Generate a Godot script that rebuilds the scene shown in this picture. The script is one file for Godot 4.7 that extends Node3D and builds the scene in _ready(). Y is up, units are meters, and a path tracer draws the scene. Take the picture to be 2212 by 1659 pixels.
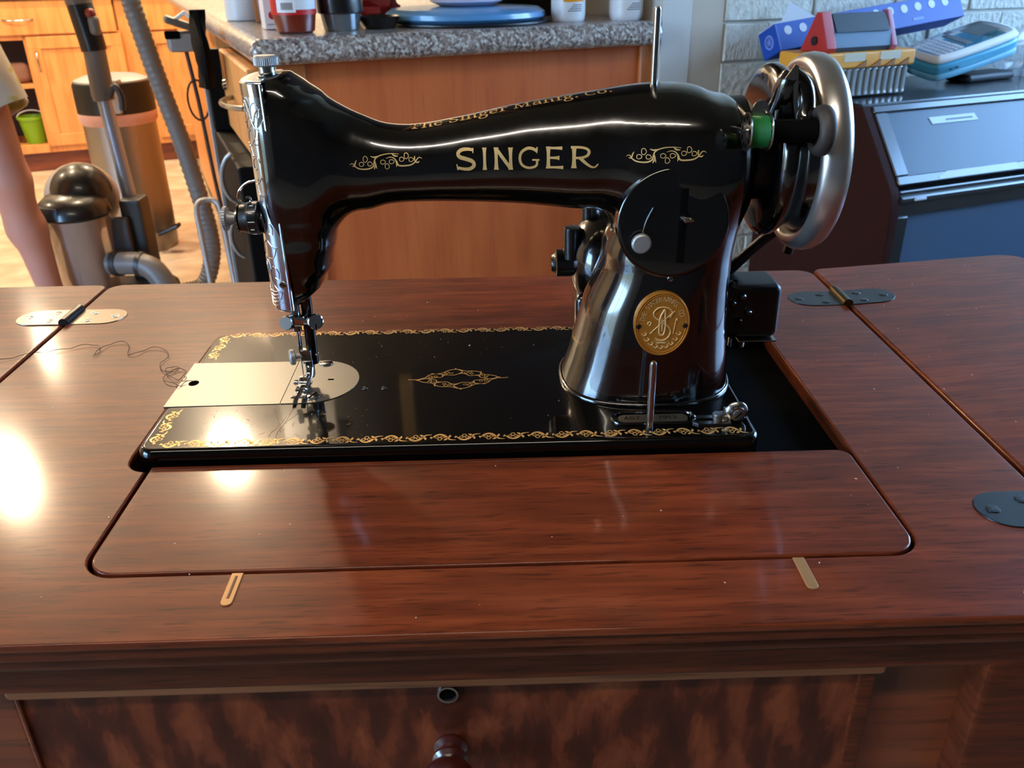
extends Node3D
# Metres, y up, floor at 0. The table and machine follow the world axes (origin at the front left corner of the machine bed);
# the room is turned by PHI round y and measured as (a along the end of the counter, height, b towards the kitchen).

const PHI := 0.3665
const RO := Vector3(-0.145, 0.0, -1.06)
const TT := 0.762      # table top
const BT := 0.770      # top of the machine bed

class MB:
	var t := PackedVector3Array()
	func tri(a: Vector3, b: Vector3, c: Vector3) -> void:
		if a == b or b == c or a == c: return
		t.append(a); t.append(b); t.append(c)
	func quad(a: Vector3, b: Vector3, c: Vector3, d: Vector3) -> void:
		tri(a, b, c); tri(a, c, d)
	func fix(i0: int) -> void:
		if i0 >= t.size(): return
		var s := 0.0
		var o := t[i0]
		for i in range(i0, t.size(), 3):
			s += (t[i] - o).dot((t[i + 1] - o).cross(t[i + 2] - o))
		if s < 0.0:
			for i in range(i0, t.size(), 3):
				var k := t[i + 1]
				t[i + 1] = t[i + 2]
				t[i + 2] = k
	func loft(rings: Array, cap0 := true, cap1 := true, closed := true) -> MB:
		var i0 := t.size()
		var n: int = rings[0].size()
		for i in rings.size() - 1:
			var p: PackedVector3Array = rings[i]
			var q: PackedVector3Array = rings[i + 1]
			for j in (n if closed else n - 1):
				var k := (j + 1) % n
				quad(p[j], p[k], q[k], q[j])
		if cap0: cap(rings[0], true)
		if cap1: cap(rings[-1], false)
		fix(i0)
		return self
	func cap(r: PackedVector3Array, flip: bool) -> void:
		var m := Vector3()
		for p in r: m += p
		m /= r.size()
		for j in r.size():
			var k := (j + 1) % r.size()
			if flip: tri(m, r[k], r[j])
			else: tri(m, r[j], r[k])
	# profile of Vector2(radius, height along local y)
	func lathe(prof: Array, x := Transform3D(), seg := 32, arc := TAU) -> MB:
		var rings := []
		for p in prof:
			var r := PackedVector3Array()
			for j in seg:
				var an := arc * j / (seg if arc == TAU else seg - 1)
				r.append(x * Vector3(cos(an) * p.x, p.y, sin(an) * p.x))
			rings.append(r)
		return loft(rings, prof[0].x > 0.0, prof[-1].x > 0.0, arc == TAU)
	func cyl(r: float, h0: float, h1: float, x := Transform3D(), seg := 24, bev := 0.0) -> MB:
		var b := bev if bev > 0.0 else minf(r, absf(h1 - h0)) * 0.08
		return lathe([Vector2(0, h0), Vector2(r - b, h0), Vector2(r - b * 0.3, h0 + b * 0.3), Vector2(r, h0 + b), Vector2(r, h1 - b), Vector2(r - b * 0.3, h1 - b * 0.3), Vector2(r - b, h1), Vector2(0, h1)], x, seg)
	func tube(pts: Array, rad, seg := 10, cap := true) -> MB:
		var rings := []
		var n := pts.size()
		var up := Vector3.UP
		for i in n:
			var d: Vector3 = (pts[mini(i + 1, n - 1)] - pts[maxi(i - 1, 0)]).normalized()
			if i == 0 and absf(d.dot(up)) > 0.9: up = Vector3.RIGHT
			up = (up - d * up.dot(d)).normalized()
			var s := d.cross(up)
			var rr: float = rad[i] if rad is Array or rad is PackedFloat32Array else rad
			var r := PackedVector3Array()
			for j in seg:
				var an := TAU * j / seg
				r.append(pts[i] + (up * cos(an) + s * sin(an)) * rr)
			rings.append(r)
		return loft(rings, cap, cap)
	func rbox(c: Vector3, s: Vector3, r: float, x := Transform3D(), seg := 2) -> MB:
		r = minf(r, minf(s.x, minf(s.y, s.z)) * 0.499)
		var h := s * 0.5
		var rings := []
		for side in 2:
			for k in seg + 1:
				var an := PI * 0.5 * k / seg
				if side == 0: an = PI * 0.5 - an
				var ins := r * (1.0 - cos(an))
				var y := (h.y - r + r * sin(an)) * (-1.0 if side == 0 else 1.0)
				var ring := PackedVector3Array()
				for q in 4:
					for m in seg + 1:
						var b := PI * 0.5 * (q + float(m) / seg)
						var rc := r - ins
						var cx := (h.x - r) * (1.0 if q == 0 or q == 3 else -1.0)
						var cz := (h.z - r) * (1.0 if q < 2 else -1.0)
						ring.append(x * (c + Vector3(cx + cos(b) * rc, y, cz + sin(b) * rc)))
				rings.append(ring)
		return loft(rings)
	# polygon in local xy, extruded along local z
	func prism(poly: PackedVector2Array, z0: float, z1: float, bev := 0.0, x := Transform3D(), seg := 2) -> MB:
		var i0 := t.size()
		var pl := poly.duplicate()
		if Geometry2D.is_polygon_clockwise(pl): pl.reverse()
		var rings := []
		if bev <= 0.0:
			rings = [lift(pl, z0, x), lift(pl, z1, x)]
		else:
			for side in 2:
				for k in seg + 1:
					var an := PI * 0.5 * k / seg
					if side == 0: an = PI * 0.5 - an
					rings.append(lift(inset(pl, bev * (1.0 - cos(an))), (z0 + bev - bev * sin(an)) if side == 0 else (z1 - bev + bev * sin(an)), x))
		loft(rings, false, false)
		var ci := inset(pl, bev) if bev > 0.0 else pl
		var ix := Geometry2D.triangulate_polygon(ci)
		for i in range(0, ix.size(), 3):
			tri(x * v3(ci[ix[i]], z1), x * v3(ci[ix[i + 1]], z1), x * v3(ci[ix[i + 2]], z1))
			tri(x * v3(ci[ix[i]], z0), x * v3(ci[ix[i + 2]], z0), x * v3(ci[ix[i + 1]], z0))
		# the loft fixed itself; orient the caps with it by the sign of the area
		var a := 0.0
		for i in range(0, ix.size(), 3):
			a += (ci[ix[i + 1]] - ci[ix[i]]).cross(ci[ix[i + 2]] - ci[ix[i]])
		if a < 0.0:
			for i in range(t.size() - ix.size() * 2, t.size(), 3):
				var k := t[i + 1]
				t[i + 1] = t[i + 2]
				t[i + 2] = k
		if x.basis.determinant() < 0.0: fix(i0)
		return self
	static func v3(p: Vector2, z: float) -> Vector3: return Vector3(p.x, p.y, z)
	static func lift(pl: PackedVector2Array, z: float, x: Transform3D) -> PackedVector3Array:
		var r := PackedVector3Array()
		for p in pl: r.append(x * Vector3(p.x, p.y, z))
		return r
	static func inset(pl: PackedVector2Array, d: float) -> PackedVector2Array:  # counter-clockwise: inwards
		var r := PackedVector2Array()
		var n := pl.size()
		for i in n:
			var e0 := (pl[i] - pl[(i + n - 1) % n]).normalized()
			var e1 := (pl[(i + 1) % n] - pl[i]).normalized()
			var n0 := Vector2(-e0.y, e0.x)
			var n1 := Vector2(-e1.y, e1.x)
			var m := n0 + n1
			var l := maxf(m.length_squared(), 0.3)
			r.append(pl[i] + m * (2.0 * d / l))
		return r
	func mesh(angle := 40.0) -> ArrayMesh:
		var n := t.size()
		var fn := PackedVector3Array()
		fn.resize(n / 3)
		var at := {}
		for f in n / 3:
			var a := t[f * 3]
			fn[f] = (t[f * 3 + 1] - a).cross(t[f * 3 + 2] - a)
			for k in 3:
				var key := Vector3i((t[f * 3 + k] * 2e5).round())
				if at.has(key): at[key].append(f)
				else: at[key] = [f]
		var c := cos(deg_to_rad(angle))
		var V := PackedVector3Array()
		var N := PackedVector3Array()
		V.resize(n); N.resize(n)
		for f in n / 3:
			var u := fn[f].normalized()
			for k in 3:
				var key := Vector3i((t[f * 3 + k] * 2e5).round())
				var s := Vector3()
				for g in at[key]:
					if fn[g].normalized().dot(u) > c: s += fn[g]
				var o: int = f * 3 + [0, 2, 1][k]
				V[o] = t[f * 3 + k]
				N[o] = s.normalized() if s.length_squared() > 0.0 else Vector3.UP
		var arr := []
		arr.resize(Mesh.ARRAY_MAX)
		arr[Mesh.ARRAY_VERTEX] = V
		arr[Mesh.ARRAY_NORMAL] = N
		var m := ArrayMesh.new()
		m.add_surface_from_arrays(Mesh.PRIMITIVE_TRIANGLES, arr)
		return m

# surface nets of a signed distance f (any unit), vertices pulled onto the surface, normals from the gradient; result scaled by k
func nets(f: Callable, lo: Vector3, hi: Vector3, cell: float, k := 1.0, safe := 2.2) -> ArrayMesh:
	var B := 4
	var dim := Vector3i(((hi - lo) / cell).ceil()) + Vector3i.ONE
	var nb := (dim + Vector3i(B - 1, B - 1, B - 1)) / B
	dim = nb * B + Vector3i.ONE
	var val := PackedFloat32Array()
	val.resize(dim.x * dim.y * dim.z)
	val.fill(1e9)
	var live := []
	var reach := cell * B * 0.87 * safe
	for bz in nb.z:
		for by in nb.y:
			for bx in nb.x:
				var p := lo + (Vector3(bx, by, bz) * B + Vector3(B, B, B) * 0.5) * cell
				if absf(f.call(p)) < reach: live.append(Vector3i(bx, by, bz) * B)
	for o in live:
		for z in B + 1:
			for y in B + 1:
				for x in B + 1:
					var i: int = o.x + x + dim.x * (o.y + y + dim.y * (o.z + z))
					if val[i] == 1e9: val[i] = f.call(lo + Vector3(o.x + x, o.y + y, o.z + z) * cell)
	var vid := {}
	var V := PackedVector3Array()
	var N := PackedVector3Array()
	var X := PackedInt32Array()
	var sx := 1
	var sy := dim.x
	var sz := dim.x * dim.y
	var cor := [0, sx, sy, sx + sy, sz, sx + sz, sy + sz, sx + sy + sz]
	var eps := cell * 0.15
	for o in live:
		for z in B:
			for y in B:
				for x in B:
					var i: int = o.x + x + sy * (o.y + y) + sz * (o.z + z)
					var neg := 0
					for c in cor:
						if val[i + c] < 0.0: neg += 1
					if neg == 0 or neg == 8: continue
					var s := Vector3()
					var cnt := 0
					for a in 8:
						for b in [1, 2, 4]:
							if a & b: continue
							var u: float = val[i + cor[a]]
							var w: float = val[i + cor[a | b]]
							if (u < 0.0) != (w < 0.0):
								var q := u / (u - w)
								var pa := Vector3(a & 1, (a >> 1) & 1, a >> 2)
								var pb := Vector3((a | b) & 1, ((a | b) >> 1) & 1, (a | b) >> 2)
								s += pa.lerp(pb, q)
								cnt += 1
					var p := lo + (Vector3(o.x + x, o.y + y, o.z + z) + s / cnt) * cell
					var g := Vector3()
					for it in 2:
						var v: float = f.call(p)
						g = Vector3(f.call(p + Vector3(eps, 0, 0)) - v, f.call(p + Vector3(0, eps, 0)) - v, f.call(p + Vector3(0, 0, eps)) - v) / eps
						var l := maxf(g.length_squared(), 0.04)
						p -= (g * (v / l)).limit_length(cell * 0.5)
					vid[i] = V.size()
					V.append(p * k)
					N.append(g.normalized())
	for i in vid:
		var v0 := val[i]
		for ax in 3:
			var st: int = [sx, sy, sz][ax]
			if i + st >= val.size(): continue
			var v1 := val[i + st]
			if (v0 < 0.0) == (v1 < 0.0) or v1 == 1e9: continue
			var a: int = [sy, sz, sx][ax]
			var b: int = [sz, sx, sy][ax]
			if not (vid.has(i - a) and vid.has(i - b) and vid.has(i - a - b)): continue
			var q := [vid[i - a - b], vid[i - b], vid[i], vid[i - a]]
			if v0 < 0.0: X.append_array([q[0], q[2], q[1], q[0], q[3], q[2]])
			else: X.append_array([q[0], q[1], q[2], q[0], q[2], q[3]])
	for i in range(0, X.size(), 3):
		var a := V[X[i]]
		if (V[X[i + 2]] - a).cross(V[X[i + 1]] - a).dot(N[X[i]] + N[X[i + 1]] + N[X[i + 2]]) < 0.0:
			var q := X[i + 1]
			X[i + 1] = X[i + 2]
			X[i + 2] = q
	var arr := []
	arr.resize(Mesh.ARRAY_MAX)
	arr[Mesh.ARRAY_VERTEX] = V
	arr[Mesh.ARRAY_NORMAL] = N
	arr[Mesh.ARRAY_INDEX] = X
	var m := ArrayMesh.new()
	m.add_surface_from_arrays(Mesh.PRIMITIVE_TRIANGLES, arr)
	return m

# ---- small helpers -------------------------------------------------------------------------------------------------
func X3(p: Vector3, rx := 0.0, ry := 0.0, rz := 0.0) -> Transform3D:
	return Transform3D(Basis.from_euler(Vector3(deg_to_rad(rx), deg_to_rad(ry), deg_to_rad(rz))), p)
func AX(p := Vector3()) -> Transform3D:   # local y becomes world x
	return Transform3D(Basis(Vector3(0, 1, 0), Vector3(1, 0, 0), Vector3(0, 0, -1)), p)
func AZ(p := Vector3()) -> Transform3D:   # local y becomes world z
	return Transform3D(Basis(Vector3(1, 0, 0), Vector3(0, 0, 1), Vector3(0, -1, 0)), p)
func AD(p: Vector3, d: Vector3) -> Transform3D:   # local y becomes d
	d = d.normalized()
	var u := Vector3.RIGHT if absf(d.x) < 0.8 else Vector3.UP
	var x := u.cross(d).normalized()
	return Transform3D(Basis(x, d, x.cross(d)), p)
func rm(a: float, y: float, b: float) -> Vector3:
	return RO + Vector3(cos(PHI), 0, -sin(PHI)) * a + Vector3(-sin(PHI), 0, -cos(PHI)) * b + Vector3(0, y, 0)
func P2(a: Array) -> PackedVector2Array:
	var r := PackedVector2Array()
	for i in range(0, a.size(), 2): r.append(Vector2(a[i], a[i + 1]))
	return r
func rrect(x0: float, y0: float, x1: float, y1: float, r, seg := 5) -> PackedVector2Array:
	var rr: Array = r if r is Array else [r, r, r, r]     # corners x0y0, x1y0, x1y1, x0y1
	var c := [Vector2(x0, y0), Vector2(x1, y0), Vector2(x1, y1), Vector2(x0, y1)]
	var d := [Vector2(1, 1), Vector2(-1, 1), Vector2(-1, -1), Vector2(1, -1)]
	var o := PackedVector2Array()
	for q in 4:
		if rr[q] <= 0.0:
			o.append(c[q])
			continue
		for k in seg + 1:
			var an := PI + PI * 0.5 * (q + float(k) / seg)
			o.append(c[q] + d[q] * rr[q] + Vector2(cos(an), sin(an)) * rr[q])
	return o
func oval(cx: float, cy: float, rx: float, ry: float, n := 32) -> PackedVector2Array:
	var o := PackedVector2Array()
	for i in n: o.append(Vector2(cx + rx * cos(TAU * i / n), cy + ry * sin(TAU * i / n)))
	return o
func spline(pts: Array, sub := 6, closed := false) -> Array:
	var o := []
	var n := pts.size()
	for i in (n if closed else n - 1):
		var p0 = pts[(i - 1 + n) % n] if closed or i > 0 else pts[0] * 2.0 - pts[1]
		var p1 = pts[i]
		var p2 = pts[(i + 1) % n]
		var p3 = pts[(i + 2) % n] if closed or i + 2 < n else pts[n - 1] * 2.0 - pts[n - 2]
		for k in sub:
			var u := float(k) / sub
			o.append(p1.cubic_interpolate(p2, p0, p3, u))
	if not closed: o.append(pts[n - 1])
	return o
func vs(a: Array) -> Array:
	var o := []
	for i in range(0, a.size(), 3): o.append(Vector3(a[i], a[i + 1], a[i + 2]))
	return o
func v2s(a: Array) -> Array:
	var o := []
	for i in range(0, a.size(), 2): o.append(Vector2(a[i], a[i + 1]))
	return o
# a flat strip of a given width along 2D points, laid on a surface by proj (Vector2 -> Vector3)
func ribbon(m: MB, pts: Array, w, proj: Callable, closed := false) -> void:
	var n := pts.size()
	var L := []
	var R := []
	for i in n:
		var a: Vector2 = pts[(i - 1 + n) % n] if closed else pts[maxi(i - 1, 0)]
		var b: Vector2 = pts[(i + 1) % n] if closed else pts[mini(i + 1, n - 1)]
		var d := (b - a).normalized()
		var ww: float = w.call(float(i) / (n - 1)) if w is Callable else w
		var nn := Vector2(-d.y, d.x) * ww * 0.5
		L.append(proj.call(pts[i] + nn))
		R.append(proj.call(pts[i] - nn))
	for i in (n if closed else n - 1):
		var k := (i + 1) % n
		m.quad(R[i], R[k], L[k], L[i])

var used := {}
func numbered(nm: String) -> String:
	if not used.has(nm):
		used[nm] = 0
		return nm
	used[nm] += 1
	return "%s_%03d" % [nm, used[nm]]
func tag(o: Node3D, label: String, cat: String, group := "") -> Node3D:
	o.set_meta("label", label)
	o.set_meta("category", cat)
	if group: o.set_meta("group", group)
	return o
func thing(nm: String, label: String, cat: String, at := Vector3(), turn := 0.0, group := "") -> Node3D:
	var o := Node3D.new()
	o.name = numbered(nm)
	add_child(o)
	o.position = at
	o.rotation.y = turn
	return tag(o, label, cat, group)
func part(par: Node3D, nm: String, m, mat: Material, ang := 40.0) -> MeshInstance3D:
	var o := MeshInstance3D.new()
	o.name = nm
	o.mesh = m.mesh(ang) if m is MB else m
	o.material_override = mat
	o.mesh.surface_set_material(0, mat)
	par.add_child(o, true)
	return o
func piece(par: Node3D, nm: String, mesh: Mesh, mat: Material, x: Transform3D) -> MeshInstance3D:
	var o := MeshInstance3D.new()
	o.name = nm
	o.mesh = mesh
	o.material_override = mat
	o.transform = x
	par.add_child(o, true)
	return o
func struct(nm: String, m, mat: Material, at := Vector3(), turn := 0.0) -> MeshInstance3D:
	var o := part(self, nm, m, mat, 30.0)
	o.position = at
	o.rotation.y = turn
	o.set_meta("kind", "structure")
	return o
func solo(nm: String, m, mat: Material, label: String, cat: String, at := Vector3(), turn := 0.0, group := "") -> MeshInstance3D:
	var o := part(self, numbered(nm), m, mat)
	o.position = at
	o.rotation.y = turn
	tag(o, label, cat, group)
	return o

# ---- materials -----------------------------------------------------------------------------------------------------
func mat(c: Color, rough := 0.5, metal := 0.0, spec := 0.5) -> StandardMaterial3D:
	var m := StandardMaterial3D.new()
	m.albedo_color = c
	m.roughness = rough
	m.metallic = metal
	m.metallic_specular = spec
	return m
func coat(m: StandardMaterial3D, k: float, r: float) -> StandardMaterial3D:
	m.clearcoat_enabled = true
	m.clearcoat = k
	m.clearcoat_roughness = r
	return m
func noise(sd: int, freq: float, oct := 3, type := FastNoiseLite.TYPE_SIMPLEX_SMOOTH) -> FastNoiseLite:
	var n := FastNoiseLite.new()
	n.seed = sd
	n.frequency = freq
	n.noise_type = type
	n.fractal_octaves = oct
	return n
func ramp(stops: Array) -> PackedByteArray:   # [pos, Color, ...] -> 256 rgb
	var o := PackedByteArray()
	o.resize(768)
	for i in 256:
		var u := i / 255.0
		var c: Color = stops[1]
		for k in range(0, stops.size() - 2, 2):
			if u >= stops[k]: c = stops[k + 1].lerp(stops[k + 3], clampf((u - stops[k]) / (stops[k + 2] - stops[k]), 0, 1))
		o[i * 3] = int(c.r * 255); o[i * 3 + 1] = int(c.g * 255); o[i * 3 + 2] = int(c.b * 255)
	return o
func nimg(n: FastNoiseLite, w: int, h: int, W: int, H: int) -> PackedByteArray:
	var im := n.get_seamless_image(w, h)
	im.convert(Image.FORMAT_L8)
	im.resize(W, H, Image.INTERPOLATE_CUBIC)
	return im.get_data()
# long grain along u: broad tone, fine streaks, dark pores
func wood(sd: int, stops: Array, W := 1024, H := 1024, pore := 0.35, broad := 0.5, warp := 0.0) -> ImageTexture:
	var A := nimg(noise(sd, 0.03, 3), W / 10, H, W, H)
	var nb := noise(sd + 7, 0.02, 2)
	if warp > 0.0:
		nb.domain_warp_enabled = true
		nb.domain_warp_amplitude = warp
		nb.domain_warp_frequency = 0.01
	var Bn := nimg(nb, W / 4, H / 2, W, H)
	var C := nimg(noise(sd + 13, 0.12, 2), W / 9, H, W, H)
	var lut := ramp(stops)
	var o := PackedByteArray()
	o.resize(W * H * 3)
	var ka := (1.0 - broad)
	var th := int(168)
	for i in W * H:
		var v := clampi(int(A[i] * ka + Bn[i] * broad), 0, 255) * 3
		var c := C[i]
		if c > th:
			var d := 1.0 - pore * minf((c - th) / 30.0, 1.0)
			o[i * 3] = int(lut[v] * d); o[i * 3 + 1] = int(lut[v + 1] * d); o[i * 3 + 2] = int(lut[v + 2] * d)
		else:
			o[i * 3] = lut[v]; o[i * 3 + 1] = lut[v + 1]; o[i * 3 + 2] = lut[v + 2]
	return ImageTexture.create_from_image(Image.create_from_data(W, H, false, Image.FORMAT_RGB8, o))
func tri3(m: StandardMaterial3D, tex: Texture2D, sc: Vector3, off := Vector3()) -> StandardMaterial3D:
	m.albedo_texture = tex
	m.uv1_triplanar = true
	m.uv1_scale = sc
	m.uv1_offset = off
	m.uv1_triplanar_sharpness = 8.0
	return m
func ntex(n: FastNoiseLite, stops: Array, sz := 512) -> ImageTexture:
	var d := nimg(n, sz, sz, sz, sz)
	var lut := ramp(stops)
	var o := PackedByteArray()
	o.resize(sz * sz * 3)
	for i in sz * sz:
		var v := d[i] * 3
		o[i * 3] = lut[v]; o[i * 3 + 1] = lut[v + 1]; o[i * 3 + 2] = lut[v + 2]
	return ImageTexture.create_from_image(Image.create_from_data(sz, sz, false, Image.FORMAT_RGB8, o))
# ---- scene ---------------------------------------------------------------------------------------------------------
var M := {}

func _ready() -> void:
	var cam := Camera3D.new()
	cam.name = "camera"
	add_child(cam)
	cam.transform = Transform3D(Basis.from_euler(Vector3(-0.4591, -0.0208, -0.0149)), Vector3(0.2136, BT + 0.2564, 0.4402))
	cam.fov = 47.99
	cam.near = 0.02
	cam.far = 50.0
	var at := CameraAttributesPhysical.new()
	at.frustum_focal_length = 26.95
	at.frustum_focus_distance = 0.52
	at.exposure_aperture = 20.0
	cam.attributes = at
	cam.current = true
	var env := Environment.new()
	env.background_mode = Environment.BG_SKY
	var sky := Sky.new()
	var sm := ProceduralSkyMaterial.new()
	sm.sky_top_color = Color(0.50, 0.69, 0.92)
	sm.sky_horizon_color = Color(0.70, 0.86, 1.0)
	sm.ground_horizon_color = Color(0.5, 0.6, 0.66)
	sm.ground_bottom_color = Color(0.3, 0.34, 0.32)
	sm.sun_angle_max = 0.0
	sky.sky_material = sm
	env.sky = sky
	env.background_energy_multiplier = 32.0
	env.tonemap_mode = Environment.TONE_MAPPER_LINEAR
	env.tonemap_exposure = 1.0
	env.sdfgi_enabled = true
	env.ssao_enabled = true
	env.ssil_enabled = true
	var we := WorldEnvironment.new()
	we.name = "environment"
	we.environment = env
	add_child(we)
	materials()
	lights()
	room()
	kitchen()
	table()
	machine()
	counter_things()
	floor_things()
	right_things()
	person()
	small_things()

# five warm recessed lamps in the kitchen ceiling and a long fitting over the table
func lights() -> void:
	var spots := [[-0.95, 3.3, "leftmost recessed ceiling lamp of the far kitchen row"], [-0.95, 1.95, "recessed ceiling lamp above the vacuum cleaner"], [0.35, 3.35, "recessed ceiling lamp over the far end of the counter"], [-0.12, 1.8, "recessed ceiling lamp over the drawer side of the counter"], [-2.2, 2.6, "recessed ceiling lamp above the person"]]
	for s in spots:
		var o := thing("ceiling_light", s[2], "light", rm(s[0], 2.4, s[1]), PHI, "recessed kitchen lamps")
		part(o, "trim_ring", MB.new().lathe([Vector2(0.062, -0.001), Vector2(0.062, -0.008), Vector2(0.085, -0.006), Vector2(0.088, -0.0005)], Transform3D(), 32), M.white_paint)
		part(o, "lamp_disc", MB.new().cyl(0.06, -0.004, -0.0005, Transform3D(), 32), M.glow)
		var l := OmniLight3D.new()
		l.name = "lamp"
		l.position = Vector3(0, -0.07, 0)
		l.light_color = Color(1.0, 0.89, 0.74)
		l.light_energy = 2.7
		l.light_size = 0.06
		l.omni_range = 14.0
		l.omni_attenuation = 2.0
		l.shadow_enabled = true
		o.add_child(l)
	var t := thing("ceiling_light", "long white tube fitting on the ceiling above the sewing table", "light", Vector3(-0.25, 2.4, 0.86), 0.0)
	part(t, "housing", MB.new().rbox(Vector3(0, -0.02, 0), Vector3(1.55, 0.04, 0.14), 0.008), M.white_paint)
	part(t, "diffuser", MB.new().rbox(Vector3(0, -0.05, 0), Vector3(1.5, 0.02, 0.11), 0.008), M.glow_cool)
	var a := AreaLight3D.new()
	a.name = "tube_light"
	a.area_size = Vector2(1.5, 0.1)
	a.position = Vector3(0, -0.062, 0)
	a.rotation_degrees = Vector3(-90, 0, 0)
	a.light_color = Color(1.0, 0.95, 0.88)
	a.light_energy = 2.2
	a.area_range = 10.0
	a.shadow_enabled = true
	t.add_child(a)

func materials() -> void:
	M.white_paint = mat(Color(0.85, 0.84, 0.82), 0.6)
	M.glow = mat(Color(1, 0.9, 0.75), 0.5)
	M.glow.emission_enabled = true
	M.glow.emission = Color(1.0, 0.8, 0.52)
	M.glow.emission_energy_multiplier = 8.0
	M.glow_cool = mat(Color(1, 1, 1), 0.5)
	M.glow_cool.emission_enabled = true
	M.glow_cool.emission = Color(1.0, 0.96, 0.9)
	M.glow_cool.emission_energy_multiplier = 5.0
	M.plaster = mat(Color(0.74, 0.73, 0.70), 0.8)
	M.plaster_beige = mat(Color(0.70, 0.65, 0.58), 0.8)
	M.wall = mat(Color(0.66, 0.63, 0.58), 0.85)
	M.ceiling = mat(Color(0.42, 0.39, 0.36), 0.9)
	M.dark_wall = mat(Color(0.17, 0.16, 0.16), 0.9)
	M.grout = mat(Color(0.5, 0.45, 0.38), 0.9)
	var tile := ntex(noise(31, 0.02, 3), [0.0, Color(0.70, 0.62, 0.52), 1.0, Color(0.86, 0.80, 0.70)], 256)
	M.tile = tri3(mat(Color(1, 1, 1), 0.35), tile, Vector3(1.3, 1.3, 1.3))
	M.brick = tri3(mat(Color(1, 1, 1), 0.75), ntex(noise(5, 0.03, 4), [0.0, Color(0.66, 0.65, 0.60), 0.5, Color(0.74, 0.73, 0.68), 1.0, Color(0.78, 0.77, 0.72)], 512), Vector3(4, 4, 4))
	M.brick.heightmap_enabled = true
	M.brick.heightmap_texture = ntex(noise(6, 0.05, 4), [0.0, Color(0, 0, 0), 1.0, Color(1, 1, 1)], 256)
	M.brick.heightmap_scale = 0.25
	# walnut veneer of the table, seen close
	var wt := wood(11, [0.0, Color(0.30, 0.128, 0.066), 0.42, Color(0.385, 0.170, 0.085), 0.62, Color(0.44, 0.20, 0.10), 1.0, Color(0.50, 0.245, 0.13)], 1024, 1024, 0.24, 0.5, 30.0)
	M.veneer = coat(tri3(mat(Color(1, 1, 1), 0.38, 0.0, 0.22), wt, Vector3(2.2, 4.5, 4.5)), 0.36, 0.12)
	M.veneer_flap = coat(tri3(mat(Color(0.95, 0.93, 0.93), 0.36, 0.0, 0.22), wt, Vector3(2.2, 4.5, 4.5), Vector3(0.37, 0.21, 0.3)), 0.4, 0.1)
	M.veneer_leaf = coat(tri3(mat(Color(1.0, 1.0, 1.0), 0.38, 0.0, 0.22), wt, Vector3(2.2, 4.5, 4.5), Vector3(0.71, 0.6, 0.63)), 0.36, 0.13)
	M.molding = coat(tri3(mat(Color(0.80, 0.80, 0.78), 0.42, 0.0, 0.3), wt, Vector3(2.2, 6, 6), Vector3(0.1, 0.4, 0.13)), 0.12, 0.2)
	var burl := noise(77, 0.012, 4)
	burl.domain_warp_enabled = true
	burl.domain_warp_amplitude = 45.0
	burl.domain_warp_frequency = 0.012
	M.burl = coat(tri3(mat(Color(1, 1, 1), 0.45, 0.0, 0.3), ntex(burl, [0.0, Color(0.20, 0.085, 0.05), 0.38, Color(0.27, 0.115, 0.065), 0.58, Color(0.38, 0.175, 0.095), 1.0, Color(0.52, 0.27, 0.15)], 1024), Vector3(3.4, 1.3, 3.4)), 0.08, 0.2)
	M.rail_wood = tri3(mat(Color(1, 1, 1), 0.45), wood(43, [0.0, Color(0.46, 0.25, 0.13), 0.5, Color(0.60, 0.35, 0.19), 1.0, Color(0.70, 0.44, 0.26)], 512, 512, 0.2, 0.6), Vector3(1.2, 3, 3))
	var pw := wood(41, [0.0, Color(0.30, 0.135, 0.06), 0.5, Color(0.42, 0.20, 0.10), 1.0, Color(0.52, 0.27, 0.14)], 512, 512, 0.2, 0.6)
	M.side_wood = tri3(mat(Color(1, 1, 1), 0.45), pw, Vector3(1.2, 3, 3))
	# maple of the kitchen
	var mp := wood(53, [0.0, Color(0.78, 0.50, 0.25), 0.5, Color(0.87, 0.60, 0.33), 1.0, Color(0.90, 0.65, 0.38)], 512, 512, 0.06, 0.7)
	var up := mp.get_image()
	up.rotate_90(CLOCKWISE)
	mp = ImageTexture.create_from_image(up)
	M.maple = tri3(mat(Color(0.97, 0.95, 0.94), 0.42), mp, Vector3(3, 1.0, 3))
	M.end_panel = tri3(mat(Color(0.85, 0.62, 0.52), 0.5), mp, Vector3(2.5, 1.0, 2.5))
	var gr := noise(91, 0.10, 2, FastNoiseLite.TYPE_CELLULAR)
	gr.cellular_return_type = FastNoiseLite.RETURN_CELL_VALUE
	gr.cellular_jitter = 1.0
	var gt := ntex(gr, [0.0, Color(0.22, 0.18, 0.17), 0.2, Color(0.40, 0.34, 0.31), 0.4, Color(0.54, 0.48, 0.44), 0.6, Color(0.64, 0.59, 0.55), 0.8, Color(0.76, 0.74, 0.70), 1.0, Color(0.86, 0.85, 0.83)], 512)
	M.granite = coat(tri3(mat(Color(0.95, 0.95, 0.95), 0.3), gt, Vector3(4.5, 4.5, 4.5)), 0.4, 0.08)
	# machine
	M.japan = coat(mat(Color(0.008, 0.008, 0.0085), 0.25, 0.0, 0.5), 1.0, 0.05)
	M.japan.heightmap_enabled = true
	M.japan.heightmap_texture = ntex(noise(19, 0.05, 2), [0.0, Color(0, 0, 0), 1.0, Color(1, 1, 1)], 256)
	M.japan.heightmap_scale = 0.003
	M.japan.roughness_texture = ntex(noise(8, 0.03, 4), [0.0, Color(0.6, 0.6, 0.6), 1.0, Color(1, 1, 1)], 256)
	M.japan.uv1_triplanar = true
	M.japan.uv1_scale = Vector3(12, 12, 12)
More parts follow.
